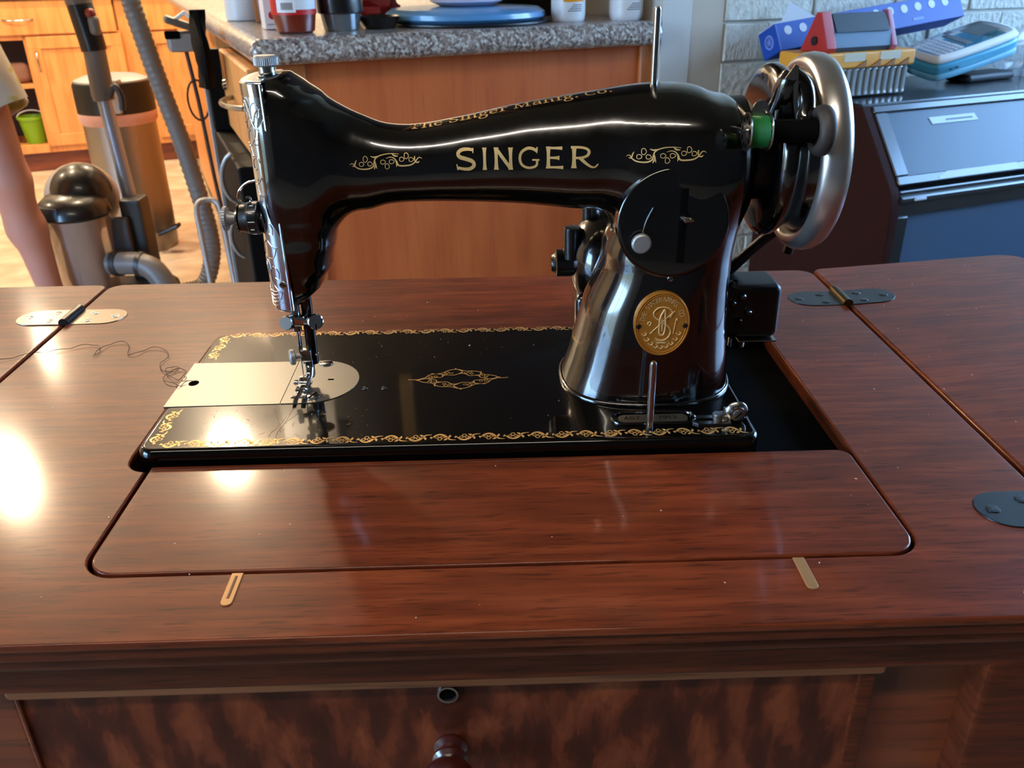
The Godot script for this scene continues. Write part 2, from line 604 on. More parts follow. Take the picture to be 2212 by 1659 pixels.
	M.bed_black = coat(mat(Color(0.014, 0.010, 0.008), 0.26, 0.0, 0.17), 0.9, 0.06)
	M.black_satin = mat(Color(0.025, 0.025, 0.027), 0.38)
	M.black_flat = mat(Color(0.014, 0.014, 0.016), 0.6, 0.0, 0.25)
	M.black_matte = mat(Color(0.012, 0.012, 0.013), 0.8, 0.0, 0.2)
	M.black_plastic = coat(mat(Color(0.02, 0.02, 0.022), 0.35), 0.4, 0.1)
	M.chrome = mat(Color(0.80, 0.81, 0.82), 0.09, 1.0)
	M.rim_metal = mat(Color(0.78, 0.77, 0.76), 0.28, 0.9)
	M.nickel = mat(Color(0.66, 0.65, 0.63), 0.24, 1.0)
	M.steel = mat(Color(0.46, 0.45, 0.43), 0.4, 0.9)
	M.satin_steel = mat(Color(0.60, 0.60, 0.60), 0.5, 0.7)
	M.brass = mat(Color(0.74, 0.50, 0.19), 0.42, 0.6)
	M.old_brass = mat(Color(0.32, 0.27, 0.17), 0.35, 0.8)
	M.plate_chrome = mat(Color(0.80, 0.83, 0.86), 0.22, 1.0)
	M.gold = mat(Color(0.78, 0.60, 0.34), 0.42, 0.45)
	M.gold_bright = mat(Color(0.82, 0.68, 0.44), 0.45, 0.35)
	M.rubber = mat(Color(0.20, 0.17, 0.15), 0.6)
	M.green = mat(Color(0.03, 0.42, 0.17), 0.55)
	M.slot = mat(Color(0.04, 0.04, 0.04), 0.9, 0.0, 0.0)

# a box in room coordinates: a0..a1, y0..y1, b0..b1
func rb(m: MB, a0: float, a1: float, y0: float, y1: float, b0: float, b1: float, r := 0.0) -> MB:
	var c := Vector3((a0 + a1) * 0.5, (y0 + y1) * 0.5, -(b0 + b1) * 0.5)
	var s := Vector3(absf(a1 - a0), absf(y1 - y0), absf(b1 - b0))
	return m.rbox(c, s, r if r > 0.0 else minf(0.001, s.y * 0.2), Transform3D(), 1 if r <= 0.003 else 3)

func room() -> void:
	struct("floor", rb(MB.new(), -3.4, 2.7, -0.12, -0.006, -3.5, 4.7), M.grout, RO, PHI)
	var fl := get_node("floor")
	var tm := MB.new().rbox(Vector3(0, -0.006, 0), Vector3(0.327, 0.012, 0.327), 0.002, Transform3D(), 1).mesh()
	for i in 10:
		for j in 16:
			var a := -3.1 + i * 0.33
			var b := -0.9 + j * 0.33
			if a > -0.1 and b > -0.1 and b < 4.6: continue
			piece(fl, "tile", tm, M.tile, Transform3D(Basis(), Vector3(a, 0.0, -b)))
	struct("ceiling", rb(MB.new(), -3.4, 2.7, 2.4, 2.5, -3.5, 4.7), M.ceiling, RO, PHI)
	struct("wall_back", rb(MB.new(), -3.4, 0.74, -0.1, 2.42, 4.5, 4.6), M.wall, RO, PHI)
	struct("wall_kitchen", rb(MB.new(), 0.74, 0.806, -0.1, 2.42, 0.0, 4.6), M.plaster, RO, PHI)
	struct("trim_1", rb(MB.new(), 0.806, 0.882, -0.1, 2.42, 0.002, 0.1), M.plaster_beige, RO, PHI)
	var bw := struct("wall_brick", rb(MB.new(), 0.882, 2.7, -0.1, 2.42, 0.0045, 0.12), mat(Color(0.70, 0.69, 0.65), 0.9), RO, PHI)
	var rng := RandomNumberGenerator.new()
	rng.seed = 4
	var kinds := []
	for k in 4:
		var pl := P2([-0.105 + rng.randf_range(0, 0.003), -0.0345, 0.105 - rng.randf_range(0, 0.003), -0.0345, 0.105, 0.0345 - rng.randf_range(0, 0.002), -0.105, 0.0345])
		kinds.append(MB.new().prism(pl, -0.02, 0.004 + 0.0012 * k, 0.003, Transform3D(), 3).mesh(30))
	for row in 12:
		for col in 9:
			var a := 0.988 + col * 0.2135 - (0.1068 if row % 2 else 0.0)
			if a > 2.6: continue
			var half := row % 2 == 1 and col == 0
			if half: a = 0.935
			piece(bw, "brick", kinds[rng.randi() % 4], M.brick, Transform3D(Basis(Vector3(0, 0, 1), rng.randf_range(-0.008, 0.008)).scaled_local(Vector3(0.47 if half else 1.0, 1, 1)), Vector3(a, 0.355 + row * 0.0735, -0.0058 + rng.randf_range(-0.0015, 0.0015))))
	struct("wall_front", rb(MB.new(), -3.4, 2.7, -0.1, 2.42, -3.5, -3.4), M.dark_wall, RO, PHI)
	# left wall with a tall window, right wall with a wide one
	var wl := MB.new()
	rb(wl, -3.4, -3.3, -0.1, 2.42, -0.25, 4.7)
	rb(wl, -3.4, -3.3, -0.1, 2.42, -3.5, -1.95)
	rb(wl, -3.4, -3.3, -0.1, 0.08, -1.95, -0.25)
	rb(wl, -3.4, -3.3, 2.1, 2.42, -1.95, -0.25)
	struct("wall_left", wl, M.wall, RO, PHI)
	var wr := MB.new()
	rb(wr, 2.6, 2.7, -0.1, 2.42, -0.1, 0.1)
	rb(wr, 2.6, 2.7, -0.1, 2.42, -3.5, -1.9)
	rb(wr, 2.6, 2.7, -0.1, 0.95, -1.9, -0.1)
	rb(wr, 2.6, 2.7, 2.15, 2.42, -1.9, -0.1)
	struct("wall_right", wr, M.wall, RO, PHI)
	var pane := mat(Color(0.9, 0.95, 1.0, 0.06), 0.02)
	pane.transparency = BaseMaterial3D.TRANSPARENCY_ALPHA
	for q in [[-3.35, 0.08, 2.1, -1.95, -0.25, "window_1"], [2.65, 0.95, 2.15, -1.9, -0.1, "window_2"]]:
		var f := MB.new()
		var a: float = q[0]
		var bm: float = (q[3] + q[4]) * 0.5
		rb(f, a - 0.03, a + 0.03, q[1], q[1] + 0.05, q[3], q[4], 0.004)
		rb(f, a - 0.03, a + 0.03, q[2] - 0.05, q[2], q[3], q[4], 0.004)
		for b in [q[3] + 0.025, bm, q[4] - 0.025]: rb(f, a - 0.03, a + 0.03, q[1], q[2], b - 0.025, b + 0.025, 0.004)
		var w := struct(q[5], f, M.white_paint, RO, PHI)
		for s in 2:
			var p := MB.new()
			rb(p, a - 0.002, a + 0.002, q[1] + 0.04, q[2] - 0.04, (q[3] if s == 0 else bm) + 0.04, (bm if s == 0 else q[4]) - 0.04)
			part(w, "pane", p, pane)
# a thing whose parts are drawn in room coordinates (a, y, -b); its root stands at (a, y, b)
func rthing(nm: String, label: String, cat: String, a: float, y: float, b: float, group := "") -> Node3D:
	var o := thing(nm, label, cat, rm(a, y, b), PHI, group)
	o.set_meta("base", Vector3(a, y, -b))
	return o
func rpart(par: Node3D, nm: String, m, mt: Material, ang := 40.0) -> MeshInstance3D:
	var o := part(par, nm, m, mt, ang)
	if par.has_meta("base"): o.position = -par.get_meta("base")
	return o
func bar_pull(m: MB, p0: Vector3, p1: Vector3, out: Vector3, r := 0.005) -> MB:
	var d := p1 - p0
	var pts := []
	for k in 13:
		var u := k / 12.0
		pts.append(p0 + d * u + out * pow(sin(PI * u), 0.6))
	return m.tube(pts, r, 8)
# shaker front: frame proud of its panel
func shaker(m: MB, pm: MB, a0: float, a1: float, y0: float, y1: float, b: float, w := 0.06) -> void:
	rb(m, a0, a1, y0, y0 + w, b, b + 0.02, 0.002)
	rb(m, a0, a1, y1 - w, y1, b, b + 0.02, 0.002)
	rb(m, a0, a0 + w, y0 + w, y1 - w, b, b + 0.02, 0.002)
	rb(m, a1 - w, a1, y0 + w, y1 - w, b, b + 0.02, 0.002)
	rb(pm, a0 + w - 0.004, a1 - w + 0.004, y0 + w - 0.004, y1 - w + 0.004, b + 0.009, b + 0.018)

func kitchen() -> void:
	# counter run whose end faces the table
	var ct := solo("countertop", MB.new().rbox(Vector3(0.355, 0.895, -1.6), Vector3(0.765, 0.042, 3.25), 0.019, Transform3D(), 4), M.granite, "speckled grey granite countertop with a rounded edge behind the sewing machine", "countertop", RO, PHI)
	ct.name = "countertop"
	var c := rthing("base_cabinet", "brown wooden base cabinet whose plain end panel stands behind the sewing machine", "cabinet", 0.36, 0.0, 0.1)
	rpart(c, "end_panel", rb(MB.new(), 0.062, 0.706, 0.09, 0.874, 0.024, 0.04), M.end_panel)
	var st = M.maple.duplicate()
	st.albedo_color = Color(0.78, 0.66, 0.6)
	rpart(c, "stile", rb(MB.new(), 0.012, 0.062, 0.0, 0.874, 0.016, 0.04, 0.003), st)
	rpart(c, "stile", rb(MB.new(), 0.706, 0.736, 0.0, 0.874, 0.016, 0.04, 0.003), st)
	rpart(c, "body", rb(MB.new(), 0.014, 0.735, 0.09, 0.872, 0.04, 0.56), st)
	rpart(c, "plinth", rb(MB.new(), 0.06, 0.735, 0.0, 0.09, 0.05, 3.1), M.black_satin)
	rpart(c, "body", rb(MB.new(), 0.02, 0.735, 0.09, 0.872, 1.16, 3.15), M.maple)
	var dr := rpart(c, "drawer", rb(MB.new(), -0.034, 0.012, 0.71, 0.866, 0.03, 0.47, 0.003), M.maple)
	var h := part(dr, "handle", bar_pull(MB.new(), Vector3(-0.034, 0.79, -0.14), Vector3(-0.034, 0.79, -0.30), Vector3(-0.03, 0, 0)), M.nickel)
	h.name = "handle"
	part(dr, "screw", MB.new().lathe([Vector2(0.011, 0), Vector2(0.01, 0.006), Vector2(0.0, 0.009)], AX(Vector3(-0.034, 0.80, -0.42)) * Transform3D(Basis(Vector3(1, 0, 0), PI), Vector3()), 14), M.nickel)
	var dw := rthing("dishwasher", "black appliance front with a bright metal edge under the counter, grey loop handles on it", "appliance", 0.0, 0.0, 0.32)
	rpart(dw, "door", rb(MB.new(), -0.066, 0.012, 0.10, 0.70, 0.075, 0.495, 0.006), M.black_flat)
	rpart(dw, "edge_strip", rb(MB.new(), -0.072, -0.058, 0.10, 0.86, 0.495, 0.508), M.satin_steel)
	rpart(dw, "control_panel", rb(MB.new(), -0.066, 0.012, 0.70, 0.865, 0.47, 0.495, 0.004), M.black_flat)
	for y in [0.66, 0.55]:
		rpart(dw, "handle", bar_pull(MB.new(), Vector3(-0.066, y + 0.05, -0.16), Vector3(-0.066, y - 0.05, -0.2), Vector3(-0.022, 0, 0), 0.004), M.satin_steel)
	var cl := MB.new()
	var rings := []
	for k in 9:
		var y := 0.80 + k * 0.018
		var w: float = [0.035, 0.05, 0.055, 0.055, 0.06, 0.062, 0.05, 0.03, 0.01][k]
		var r := PackedVector3Array()
		for j in 16:
			var an := TAU * j / 16
			r.append(Vector3(-0.084 + cos(an) * 0.013 * (1.0 + 0.4 * sin(an * 3.0 + k)), y - 0.90, -(0.5 + sin(an) * w) + 0.52))
		rings.append(r)
	cl.loft(rings)
	solo("black_cloth", cl, M.black_matte, "black cloth hanging over the top corner of the black appliance", "cloth", rm(0.012, 0.90, 0.41), PHI)
	# far run of cabinets
	var fc := rthing("base_cabinet", "orange maple cabinet run along the far kitchen wall, open shelf at its left", "cabinet", -0.6, 0.0, 4.2)
	rpart(fc, "plinth", rb(MB.new(), -2.6, 0.72, 0.0, 0.10, 3.92, 4.45), M.side_wood)
	var B := 3.90
	var fr := MB.new()
	for a in [[-1.36, -1.33], [-0.71, -0.69], [-0.24, -0.12], [0.4, 0.5], [0.70, 0.73]]: rb(fr, a[0], a[1], 0.10, 0.87, B, B + 0.03)
	rb(fr, -2.6, 0.73, 0.10, 0.145, B, B + 0.03)
	rb(fr, -2.6, 0.73, 0.675, 0.705, B, B + 0.03)
	rb(fr, -2.6, 0.73, 0.85, 0.87, B, B + 0.03)
	rpart(fc, "face_frame", fr, M.maple)
	rpart(fc, "body", rb(MB.new(), -0.70, 0.72, 0.10, 0.87, B + 0.03, 4.45), M.maple)
	var dark := mat(Color(0.28, 0.17, 0.10), 0.7)
	rpart(fc, "cubby_back", rb(MB.new(), -1.34, -0.70, 0.10, 0.87, 4.3, 4.45), dark)
	rpart(fc, "shelf", rb(MB.new(), -1.34, -0.70, 0.435, 0.455, B + 0.01, 4.3), M.maple)
	rpart(fc, "shelf", rb(MB.new(), -1.34, -0.70, 0.10, 0.14, B + 0.01, 4.3), M.maple)
	rpart(fc, "drawer", rb(MB.new(), -1.32, -0.25, 0.70, 0.86, B - 0.02, B, 0.003), M.maple)
	var d0 := rpart(fc, "drawer", rb(MB.new(), -0.13, 0.42, 0.70, 0.86, B - 0.02, B, 0.003), M.maple)
	d0.name = "drawer_001"
	rpart(fc, "handle", bar_pull(MB.new(), Vector3(-0.78, 0.775, -B + 0.02), Vector3(-0.64, 0.775, -B + 0.02), Vector3(0, -0.004, 0.03)), M.nickel)
	for q in [[-0.695, -0.235], [-0.125, 0.42]]:
		var m := MB.new()
		var pm := MB.new()
		shaker(m, pm, q[0], q[1], 0.135, 0.69, B - 0.02)
		var dd := rpart(fc, "door", m, M.maple)
		part(dd, "panel", pm, M.maple)
		part(dd, "handle", bar_pull(MB.new(), Vector3(q[0] + 0.035, 0.62, -B + 0.02), Vector3(q[0] + 0.035, 0.52, -B + 0.02), Vector3(0, 0, 0.028)), M.nickel)
	solo("countertop", rb(MB.new(), -2.6, 0.735, 0.872, 0.912, B - 0.04, 4.49, 0.01), M.granite, "granite countertop on the orange cabinets of the far kitchen wall", "countertop", RO, PHI)
	var uc := rthing("wall_cabinet", "dark brown upper cabinet hanging over the granite counter, mirrored in the black machine bed", "cabinet", 0.39, 1.28, 0.6)
	rpart(uc, "body", rb(MB.new(), 0.05, 0.735, 1.28, 2.38, 0.06, 1.2), mat(Color(0.16, 0.075, 0.045), 0.6))
	rpart(uc, "stile", rb(MB.new(), 0.19, 0.215, 1.29, 2.37, 0.045, 0.062, 0.003), M.maple)
	# things in the open cubby
	var bk := rthing("bucket", "lime green plastic bucket low in the open cabinet shelf", "bucket", -0.77, 0.14, 4.0)
	rpart(bk, "pail", MB.new().lathe([Vector2(0.0, 0.142), Vector2(0.05, 0.142), Vector2(0.068, 0.27), Vector2(0.074, 0.27), Vector2(0.074, 0.285), Vector2(0.066, 0.285), Vector2(0.045, 0.15), Vector2(0, 0.15)], X3(Vector3(-0.77, 0, -4.0)), 24), mat(Color(0.45, 0.62, 0.06), 0.5))
	rpart(bk, "handle", bar_pull(MB.new(), Vector3(-0.84, 0.285, -4.0), Vector3(-0.70, 0.285, -4.0), Vector3(0, 0.03, 0), 0.003), M.white_paint)
	var sk := MB.new()
	sk.rbox(Vector3(), Vector3(0.16, 0.1, 0.12), 0.035, Transform3D(), 3)
	solo("paper_sack", sk, mat(Color(0.55, 0.40, 0.33), 0.8), "crumpled pale brown sack on the upper cabinet shelf", "sack", rm(-0.80, 0.507, 4.02), PHI + 0.2)
	solo("storage_tin", MB.new().cyl(0.06, 0.0, 0.13, Transform3D(), 24, 0.006), mat(Color(0.20, 0.11, 0.08), 0.5), "dark brown tin standing beside the green bucket in the open cabinet", "tin", rm(-0.92, 0.14, 4.02), PHI)

func counter_things() -> void:
	var Y := 0.916
	var white := mat(Color(0.82, 0.82, 0.82), 0.4)
	var k := rthing("canister", "plain white canister farthest back on the left side of the granite counter", "canister", 0.03, Y, 0.50)
	rpart(k, "body", MB.new().cyl(0.036, Y, Y + 0.12, X3(Vector3(0.03, 0, -0.5)), 32, 0.004), white)
	rpart(k, "lid", MB.new().cyl(0.037, Y + 0.12, Y + 0.14, X3(Vector3(0.03, 0, -0.5)), 32, 0.003), white)
	var jb := rthing("jar", "small honey brown jar behind the white carton on the counter", "jar", 0.062, Y, 0.40)
	rpart(jb, "body", MB.new().cyl(0.022, Y, Y + 0.08, X3(Vector3(0.062, 0, -0.40)), 24, 0.005), mat(Color(0.5, 0.28, 0.12), 0.3))
	rpart(jb, "lid", MB.new().cyl(0.022, Y + 0.08, Y + 0.095, X3(Vector3(0.062, 0, -0.40)), 24, 0.002), mat(Color(0.3, 0.15, 0.08), 0.4))
	var bx := rthing("carton", "white carton with a red round emblem at the left end of the counter", "carton", 0.045, Y, 0.2)
	rpart(bx, "box", MB.new().rbox(Vector3(0.046, Y + 0.056, -0.2), Vector3(0.036, 0.11, 0.05), 0.001), white)
	rpart(bx, "emblem", MB.new().cyl(0.007, 0.0, 0.0006, AZ(Vector3(0.042, Y + 0.024, -0.1755)), 20), mat(Color(0.68, 0.12, 0.14), 0.5))
	rpart(bx, "print_line", MB.new().rbox(Vector3(0.045, Y + 0.009, -0.1749), Vector3(0.026, 0.0022, 0.0004), 0.0001), mat(Color(0.55, 0.55, 0.6), 0.6))
	# seasoning bottle
	var sp := rthing("seasoning_bottle", "orange brown seasoning bottle with a red and white label on the counter", "bottle", 0.064, Y, 0.075)
	var sx := X3(Vector3(0.064, 0, -0.075))
	rpart(sp, "bottle", MB.new().lathe([Vector2(0, Y), Vector2(0.027, Y), Vector2(0.032, Y + 0.004), Vector2(0.036, Y + 0.03), Vector2(0.037, Y + 0.1), Vector2(0.03, Y + 0.115), Vector2(0, Y + 0.115)], sx, 36), coat(mat(Color(0.42, 0.12, 0.03), 0.3), 0.6, 0.08))
	rpart(sp, "label", MB.new().lathe([Vector2(0.0365, Y + 0.03), Vector2(0.0376, Y + 0.03), Vector2(0.0380, Y + 0.1), Vector2(0.0372, Y + 0.1)], sx, 36), mat(Color(0.72, 0.07, 0.05), 0.45))
	rpart(sp, "label_panel", MB.new().lathe([Vector2(0.0378, Y + 0.038), Vector2(0.0386, Y + 0.038), Vector2(0.0388, Y + 0.1), Vector2(0.038, Y + 0.1)], sx * Transform3D(Basis(Vector3.UP, -0.55), Vector3()), 14, 1.25), mat(Color(0.8, 0.8, 0.8), 0.5))
	rpart(sp, "barcode_sticker", MB.new().lathe([Vector2(0.0384, Y + 0.034), Vector2(0.039, Y + 0.034), Vector2(0.039, Y + 0.054), Vector2(0.0384, Y + 0.054)], sx * Transform3D(Basis(Vector3.UP, -1.65), Vector3()), 10, 0.85), mat(Color(0.84, 0.84, 0.84), 0.5))
	var bars := MB.new()
	for i in 9:
		bars.lathe([Vector2(0.039, Y + 0.038), Vector2(0.0392, Y + 0.038), Vector2(0.0392, Y + 0.049), Vector2(0.039, Y + 0.049)], sx * Transform3D(Basis(Vector3.UP, -1.78 - i * 0.058), Vector3()), 3, 0.03)
	rpart(sp, "barcode", bars, M.black_matte)
	rpart(sp, "cap", MB.new().cyl(0.028, Y + 0.115, Y + 0.14, sx, 28, 0.003), mat(Color(0.7, 0.06, 0.04), 0.4))
	# tumbler jar
	var gl := mat(Color(0.34, 0.36, 0.38, 0.55), 0.06)
	gl.transparency = BaseMaterial3D.TRANSPARENCY_ALPHA
	var j := rthing("grinder_jar", "small smoky glass jar with a thick black band beside the seasoning bottle", "jar", 0.146, Y, 0.09)
	var jx := X3(Vector3(0.146, 0, -0.09))
	rpart(j, "glass", MB.new().lathe([Vector2(0, Y), Vector2(0.029, Y), Vector2(0.031, Y + 0.003), Vector2(0.036, Y + 0.035), Vector2(0.033, Y + 0.035), Vector2(0.028, Y + 0.006), Vector2(0, Y + 0.006)], jx, 36), coat(mat(Color(0.46, 0.48, 0.50), 0.15, 0.6), 1.0, 0.03))
	rpart(j, "band", MB.new().cyl(0.0395, Y + 0.028, Y + 0.055, jx, 36, 0.003), M.black_plastic)
	rpart(j, "neck", MB.new().cyl(0.036, Y + 0.055, Y + 0.12, jx, 36, 0.004), M.black_plastic)
	# crumpled red packet, black dish
	var rp := MB.new()
	var rr := []
	for i in 8:
		var q := PackedVector3Array()
		for n in 14:
			var an := TAU * n / 14
			var w: float = [0.03, 0.05, 0.055, 0.05, 0.045, 0.05, 0.04, 0.02][i]
			q.append(Vector3(cos(an) * w * (1.0 + 0.25 * sin(an * 4.0 + i * 1.3)), 0.004 + i * 0.012, sin(an) * 0.022 * (1.0 + 0.3 * cos(an * 3.0 + i * 2.0)) + i * 0.003))
		rr.append(q)
	rp.loft(rr)
	solo("snack_packet", rp, coat(mat(Color(0.55, 0.10, 0.10), 0.4), 0.3, 0.2), "crumpled red packet lying behind the black dish on the counter", "packet", rm(0.25, Y, 0.30), PHI)
	solo("dish", MB.new().lathe([Vector2(0, 0), Vector2(0.028, 0), Vector2(0.04, 0.02), Vector2(0.037, 0.021), Vector2(0.026, 0.004), Vector2(0, 0.006)], Transform3D(), 32), M.black_plastic, "shallow black dish between the glass jar and the blue tray", "dish", rm(0.215, Y, 0.10), PHI)
	# blue base with white bowl on it
	var bl := rthing("kitchen_scale", "pale blue oval tray with a grey rim, largest item on the granite counter", "tray", 0.405, Y, 0.16)
	var rings := []
	for p in [[0.128, 0.0], [0.140, 0.002], [0.147, 0.008], [0.146, 0.016], [0.135, 0.023], [0.08, 0.026]]:
		var q := PackedVector3Array()
		for n in 48:
			var an := TAU * n / 48
			q.append(Vector3(0.40 + cos(an) * p[0] * 1.04, Y + 0.004 + p[1], -0.155 + sin(an) * p[0]))
		rings.append(q)
	rpart(bl, "tray", MB.new().loft(rings), coat(mat(Color(0.30, 0.52, 0.70), 0.4), 0.4, 0.12))
	var rim := MB.new()
	var r2 := []
	for p in [[0.135, 0.0], [0.15, 0.002], [0.15, 0.005], [0.13, 0.006]]:
		var q := PackedVector3Array()
		for n in 48:
			var an := TAU * n / 48
			q.append(Vector3(0.405 + cos(an) * p[0] * 1.05, Y + p[1], -0.155 + sin(an) * p[0]))
		r2.append(q)
	rim.loft(r2)
	rpart(bl, "rim", rim, mat(Color(0.06, 0.09, 0.12), 0.4))
	var bowl := MB.new().lathe([Vector2(0, 0), Vector2(0.05, 0), Vector2(0.068, 0.008), Vector2(0.076, 0.03), Vector2(0.08, 0.07), Vector2(0.077, 0.07), Vector2(0.07, 0.03), Vector2(0.05, 0.008), Vector2(0, 0.006)], Transform3D(), 40)
	solo("bowl", bowl, mat(Color(0.78, 0.76, 0.84), 0.35), "white bowl sitting on the pale blue oval tray", "bowl", rm(0.40, Y + 0.0305, 0.15), PHI)
	# pill bottles
	for q in [[0.578, 0.075, Color(0.85, 0.55, 0.08), "white bottle with a yellow label panel on the counter"], [0.692, 0.055, Color(0.6, 0.08, 0.1), "white bottle with a red label mark at the right end of the counter"]]:
		var b := rthing("supplement_bottle", q[3], "bottle", q[0], Y, q[1], "white bottles on the granite counter")
		var x := X3(Vector3(q[0], 0, -q[1]))
		rpart(b, "bottle", MB.new().lathe([Vector2(0, Y), Vector2(0.028, Y), Vector2(0.031, Y + 0.003), Vector2(0.032, Y + 0.01), Vector2(0.032, Y + 0.075), Vector2(0.02, Y + 0.09), Vector2(0, Y + 0.09)], x, 36), coat(white, 0.3, 0.1))
		rpart(b, "label", MB.new().lathe([Vector2(0.0321, Y + 0.012), Vector2(0.0326, Y + 0.012), Vector2(0.0326, Y + 0.072), Vector2(0.0321, Y + 0.072)], x, 36), white)
		var turn := -1.0 if q[0] < 0.6 else -0.35
		rpart(b, "color_panel", MB.new().lathe([Vector2(0.0326, Y + 0.035), Vector2(0.033, Y + 0.035), Vector2(0.033, Y + 0.07), Vector2(0.0326, Y + 0.07)], x * Transform3D(Basis(Vector3.UP, turn), Vector3()), 12, 1.3 if q[0] < 0.6 else 0.5), mat(q[2], 0.5))
		var ln := MB.new()
		for i in 4:
			ln.lathe([Vector2(0.0326, Y + 0.019 + i * 0.0035), Vector2(0.0329, Y + 0.019 + i * 0.0035), Vector2(0.0329, Y + 0.0205 + i * 0.0035), Vector2(0.0326, Y + 0.0205 + i * 0.0035)], x * Transform3D(Basis(Vector3.UP, -1.15), Vector3()), 8, 0.9 - 0.1 * i)
		rpart(b, "print_line", ln, mat(Color(0.3, 0.3, 0.32), 0.6))
		rpart(b, "cap", MB.new().cyl(0.022, Y + 0.09, Y + 0.108, x, 28, 0.003), white)
	var pn := rthing("pan", "dark pan with a wooden handle behind the two white bottles", "pan", 0.60, Y, 0.30)
	rpart(pn, "pan_bowl", MB.new().lathe([Vector2(0, Y), Vector2(0.07, Y), Vector2(0.09, Y + 0.045), Vector2(0.087, Y + 0.045), Vector2(0.067, Y + 0.004), Vector2(0, Y + 0.004)], X3(Vector3(0.60, 0, -0.32)), 36), M.black_satin)
	rpart(pn, "handle", MB.new().tube([Vector3(0.63, Y + 0.035, -0.25), Vector3(0.66, Y + 0.04, -0.2), Vector3(0.69, Y + 0.042, -0.14)], 0.008, 10), M.side_wood)
	# grey appliance with a hanging cord
	var ga := rthing("can_opener", "small grey metal appliance overhanging the far edge of the counter, brown cord below", "appliance", -0.06, 0.80, 1.25)
	var gx := X3(Vector3(-0.06, 0.845, -1.2))
	rpart(ga, "body", MB.new().rbox(Vector3(0, -0.015, 0), Vector3(0.09, 0.05, 0.1), 0.01, gx), M.satin_steel)
	rpart(ga, "frame", MB.new().rbox(Vector3(-0.02, 0.028, 0), Vector3(0.07, 0.02, 0.08), 0.006, gx * X3(Vector3(), 0, 0, -20)), M.steel)
	rpart(ga, "mouth", MB.new().rbox(Vector3(-0.03, 0.005, 0.045), Vector3(0.04, 0.02, 0.02), 0.004, gx), M.slot)
	rpart(ga, "lever", MB.new().tube([gx * Vector3(-0.02, 0.04, 0.03), gx * Vector3(0.01, 0.06, 0.03), gx * Vector3(0.04, 0.03, 0.03)], 0.006, 8), M.white_paint)
	var cord := mat(Color(0.22, 0.10, 0.04), 0.6)
	rpart(ga, "cord", MB.new().tube(spline([gx * Vector3(0.0, -0.04, 0.02), gx * Vector3(0.005, -0.1, 0.02), gx * Vector3(0.012, -0.2, 0.02), gx * Vector3(0.02, -0.4, 0.02), gx * Vector3(0.035, -0.6, 0.02), gx * Vector3(0.05, -0.84, 0.02)], 5), 0.0055, 8), cord)
	var loop := []
	for i in 21: loop.append(gx * Vector3(0.01 + 0.028 * cos(TAU * i / 20.0), -0.17 + 0.055 * sin(TAU * i / 20.0), 0.026))
	rpart(ga, "cord_loop", MB.new().tube(loop, 0.003, 6, false), cord)
	# tubular frame on the floor
	var sf := rthing("step_stool", "grey tubular metal frame standing on the floor beside the black appliance", "stool", -0.1, 0.0, 1.3)
	for x in [-0.105, -0.035]:
		var T := []
		for p in spline(vs([x, 0.0, -1.05, x, 0.25, -1.2, x, 0.34, -1.25, x + (0.012 if x < -0.1 else -0.012), 0.365, -1.265, -0.07, 0.37, -1.27]), 6): T.append(p)
		rpart(sf, "rail", MB.new().tube(T, 0.0085, 10), M.satin_steel)
	rpart(sf, "step", MB.new().rbox(Vector3(-0.07, 0.12, -1.14), Vector3(0.06, 0.014, 0.10), 0.005), M.satin_steel)
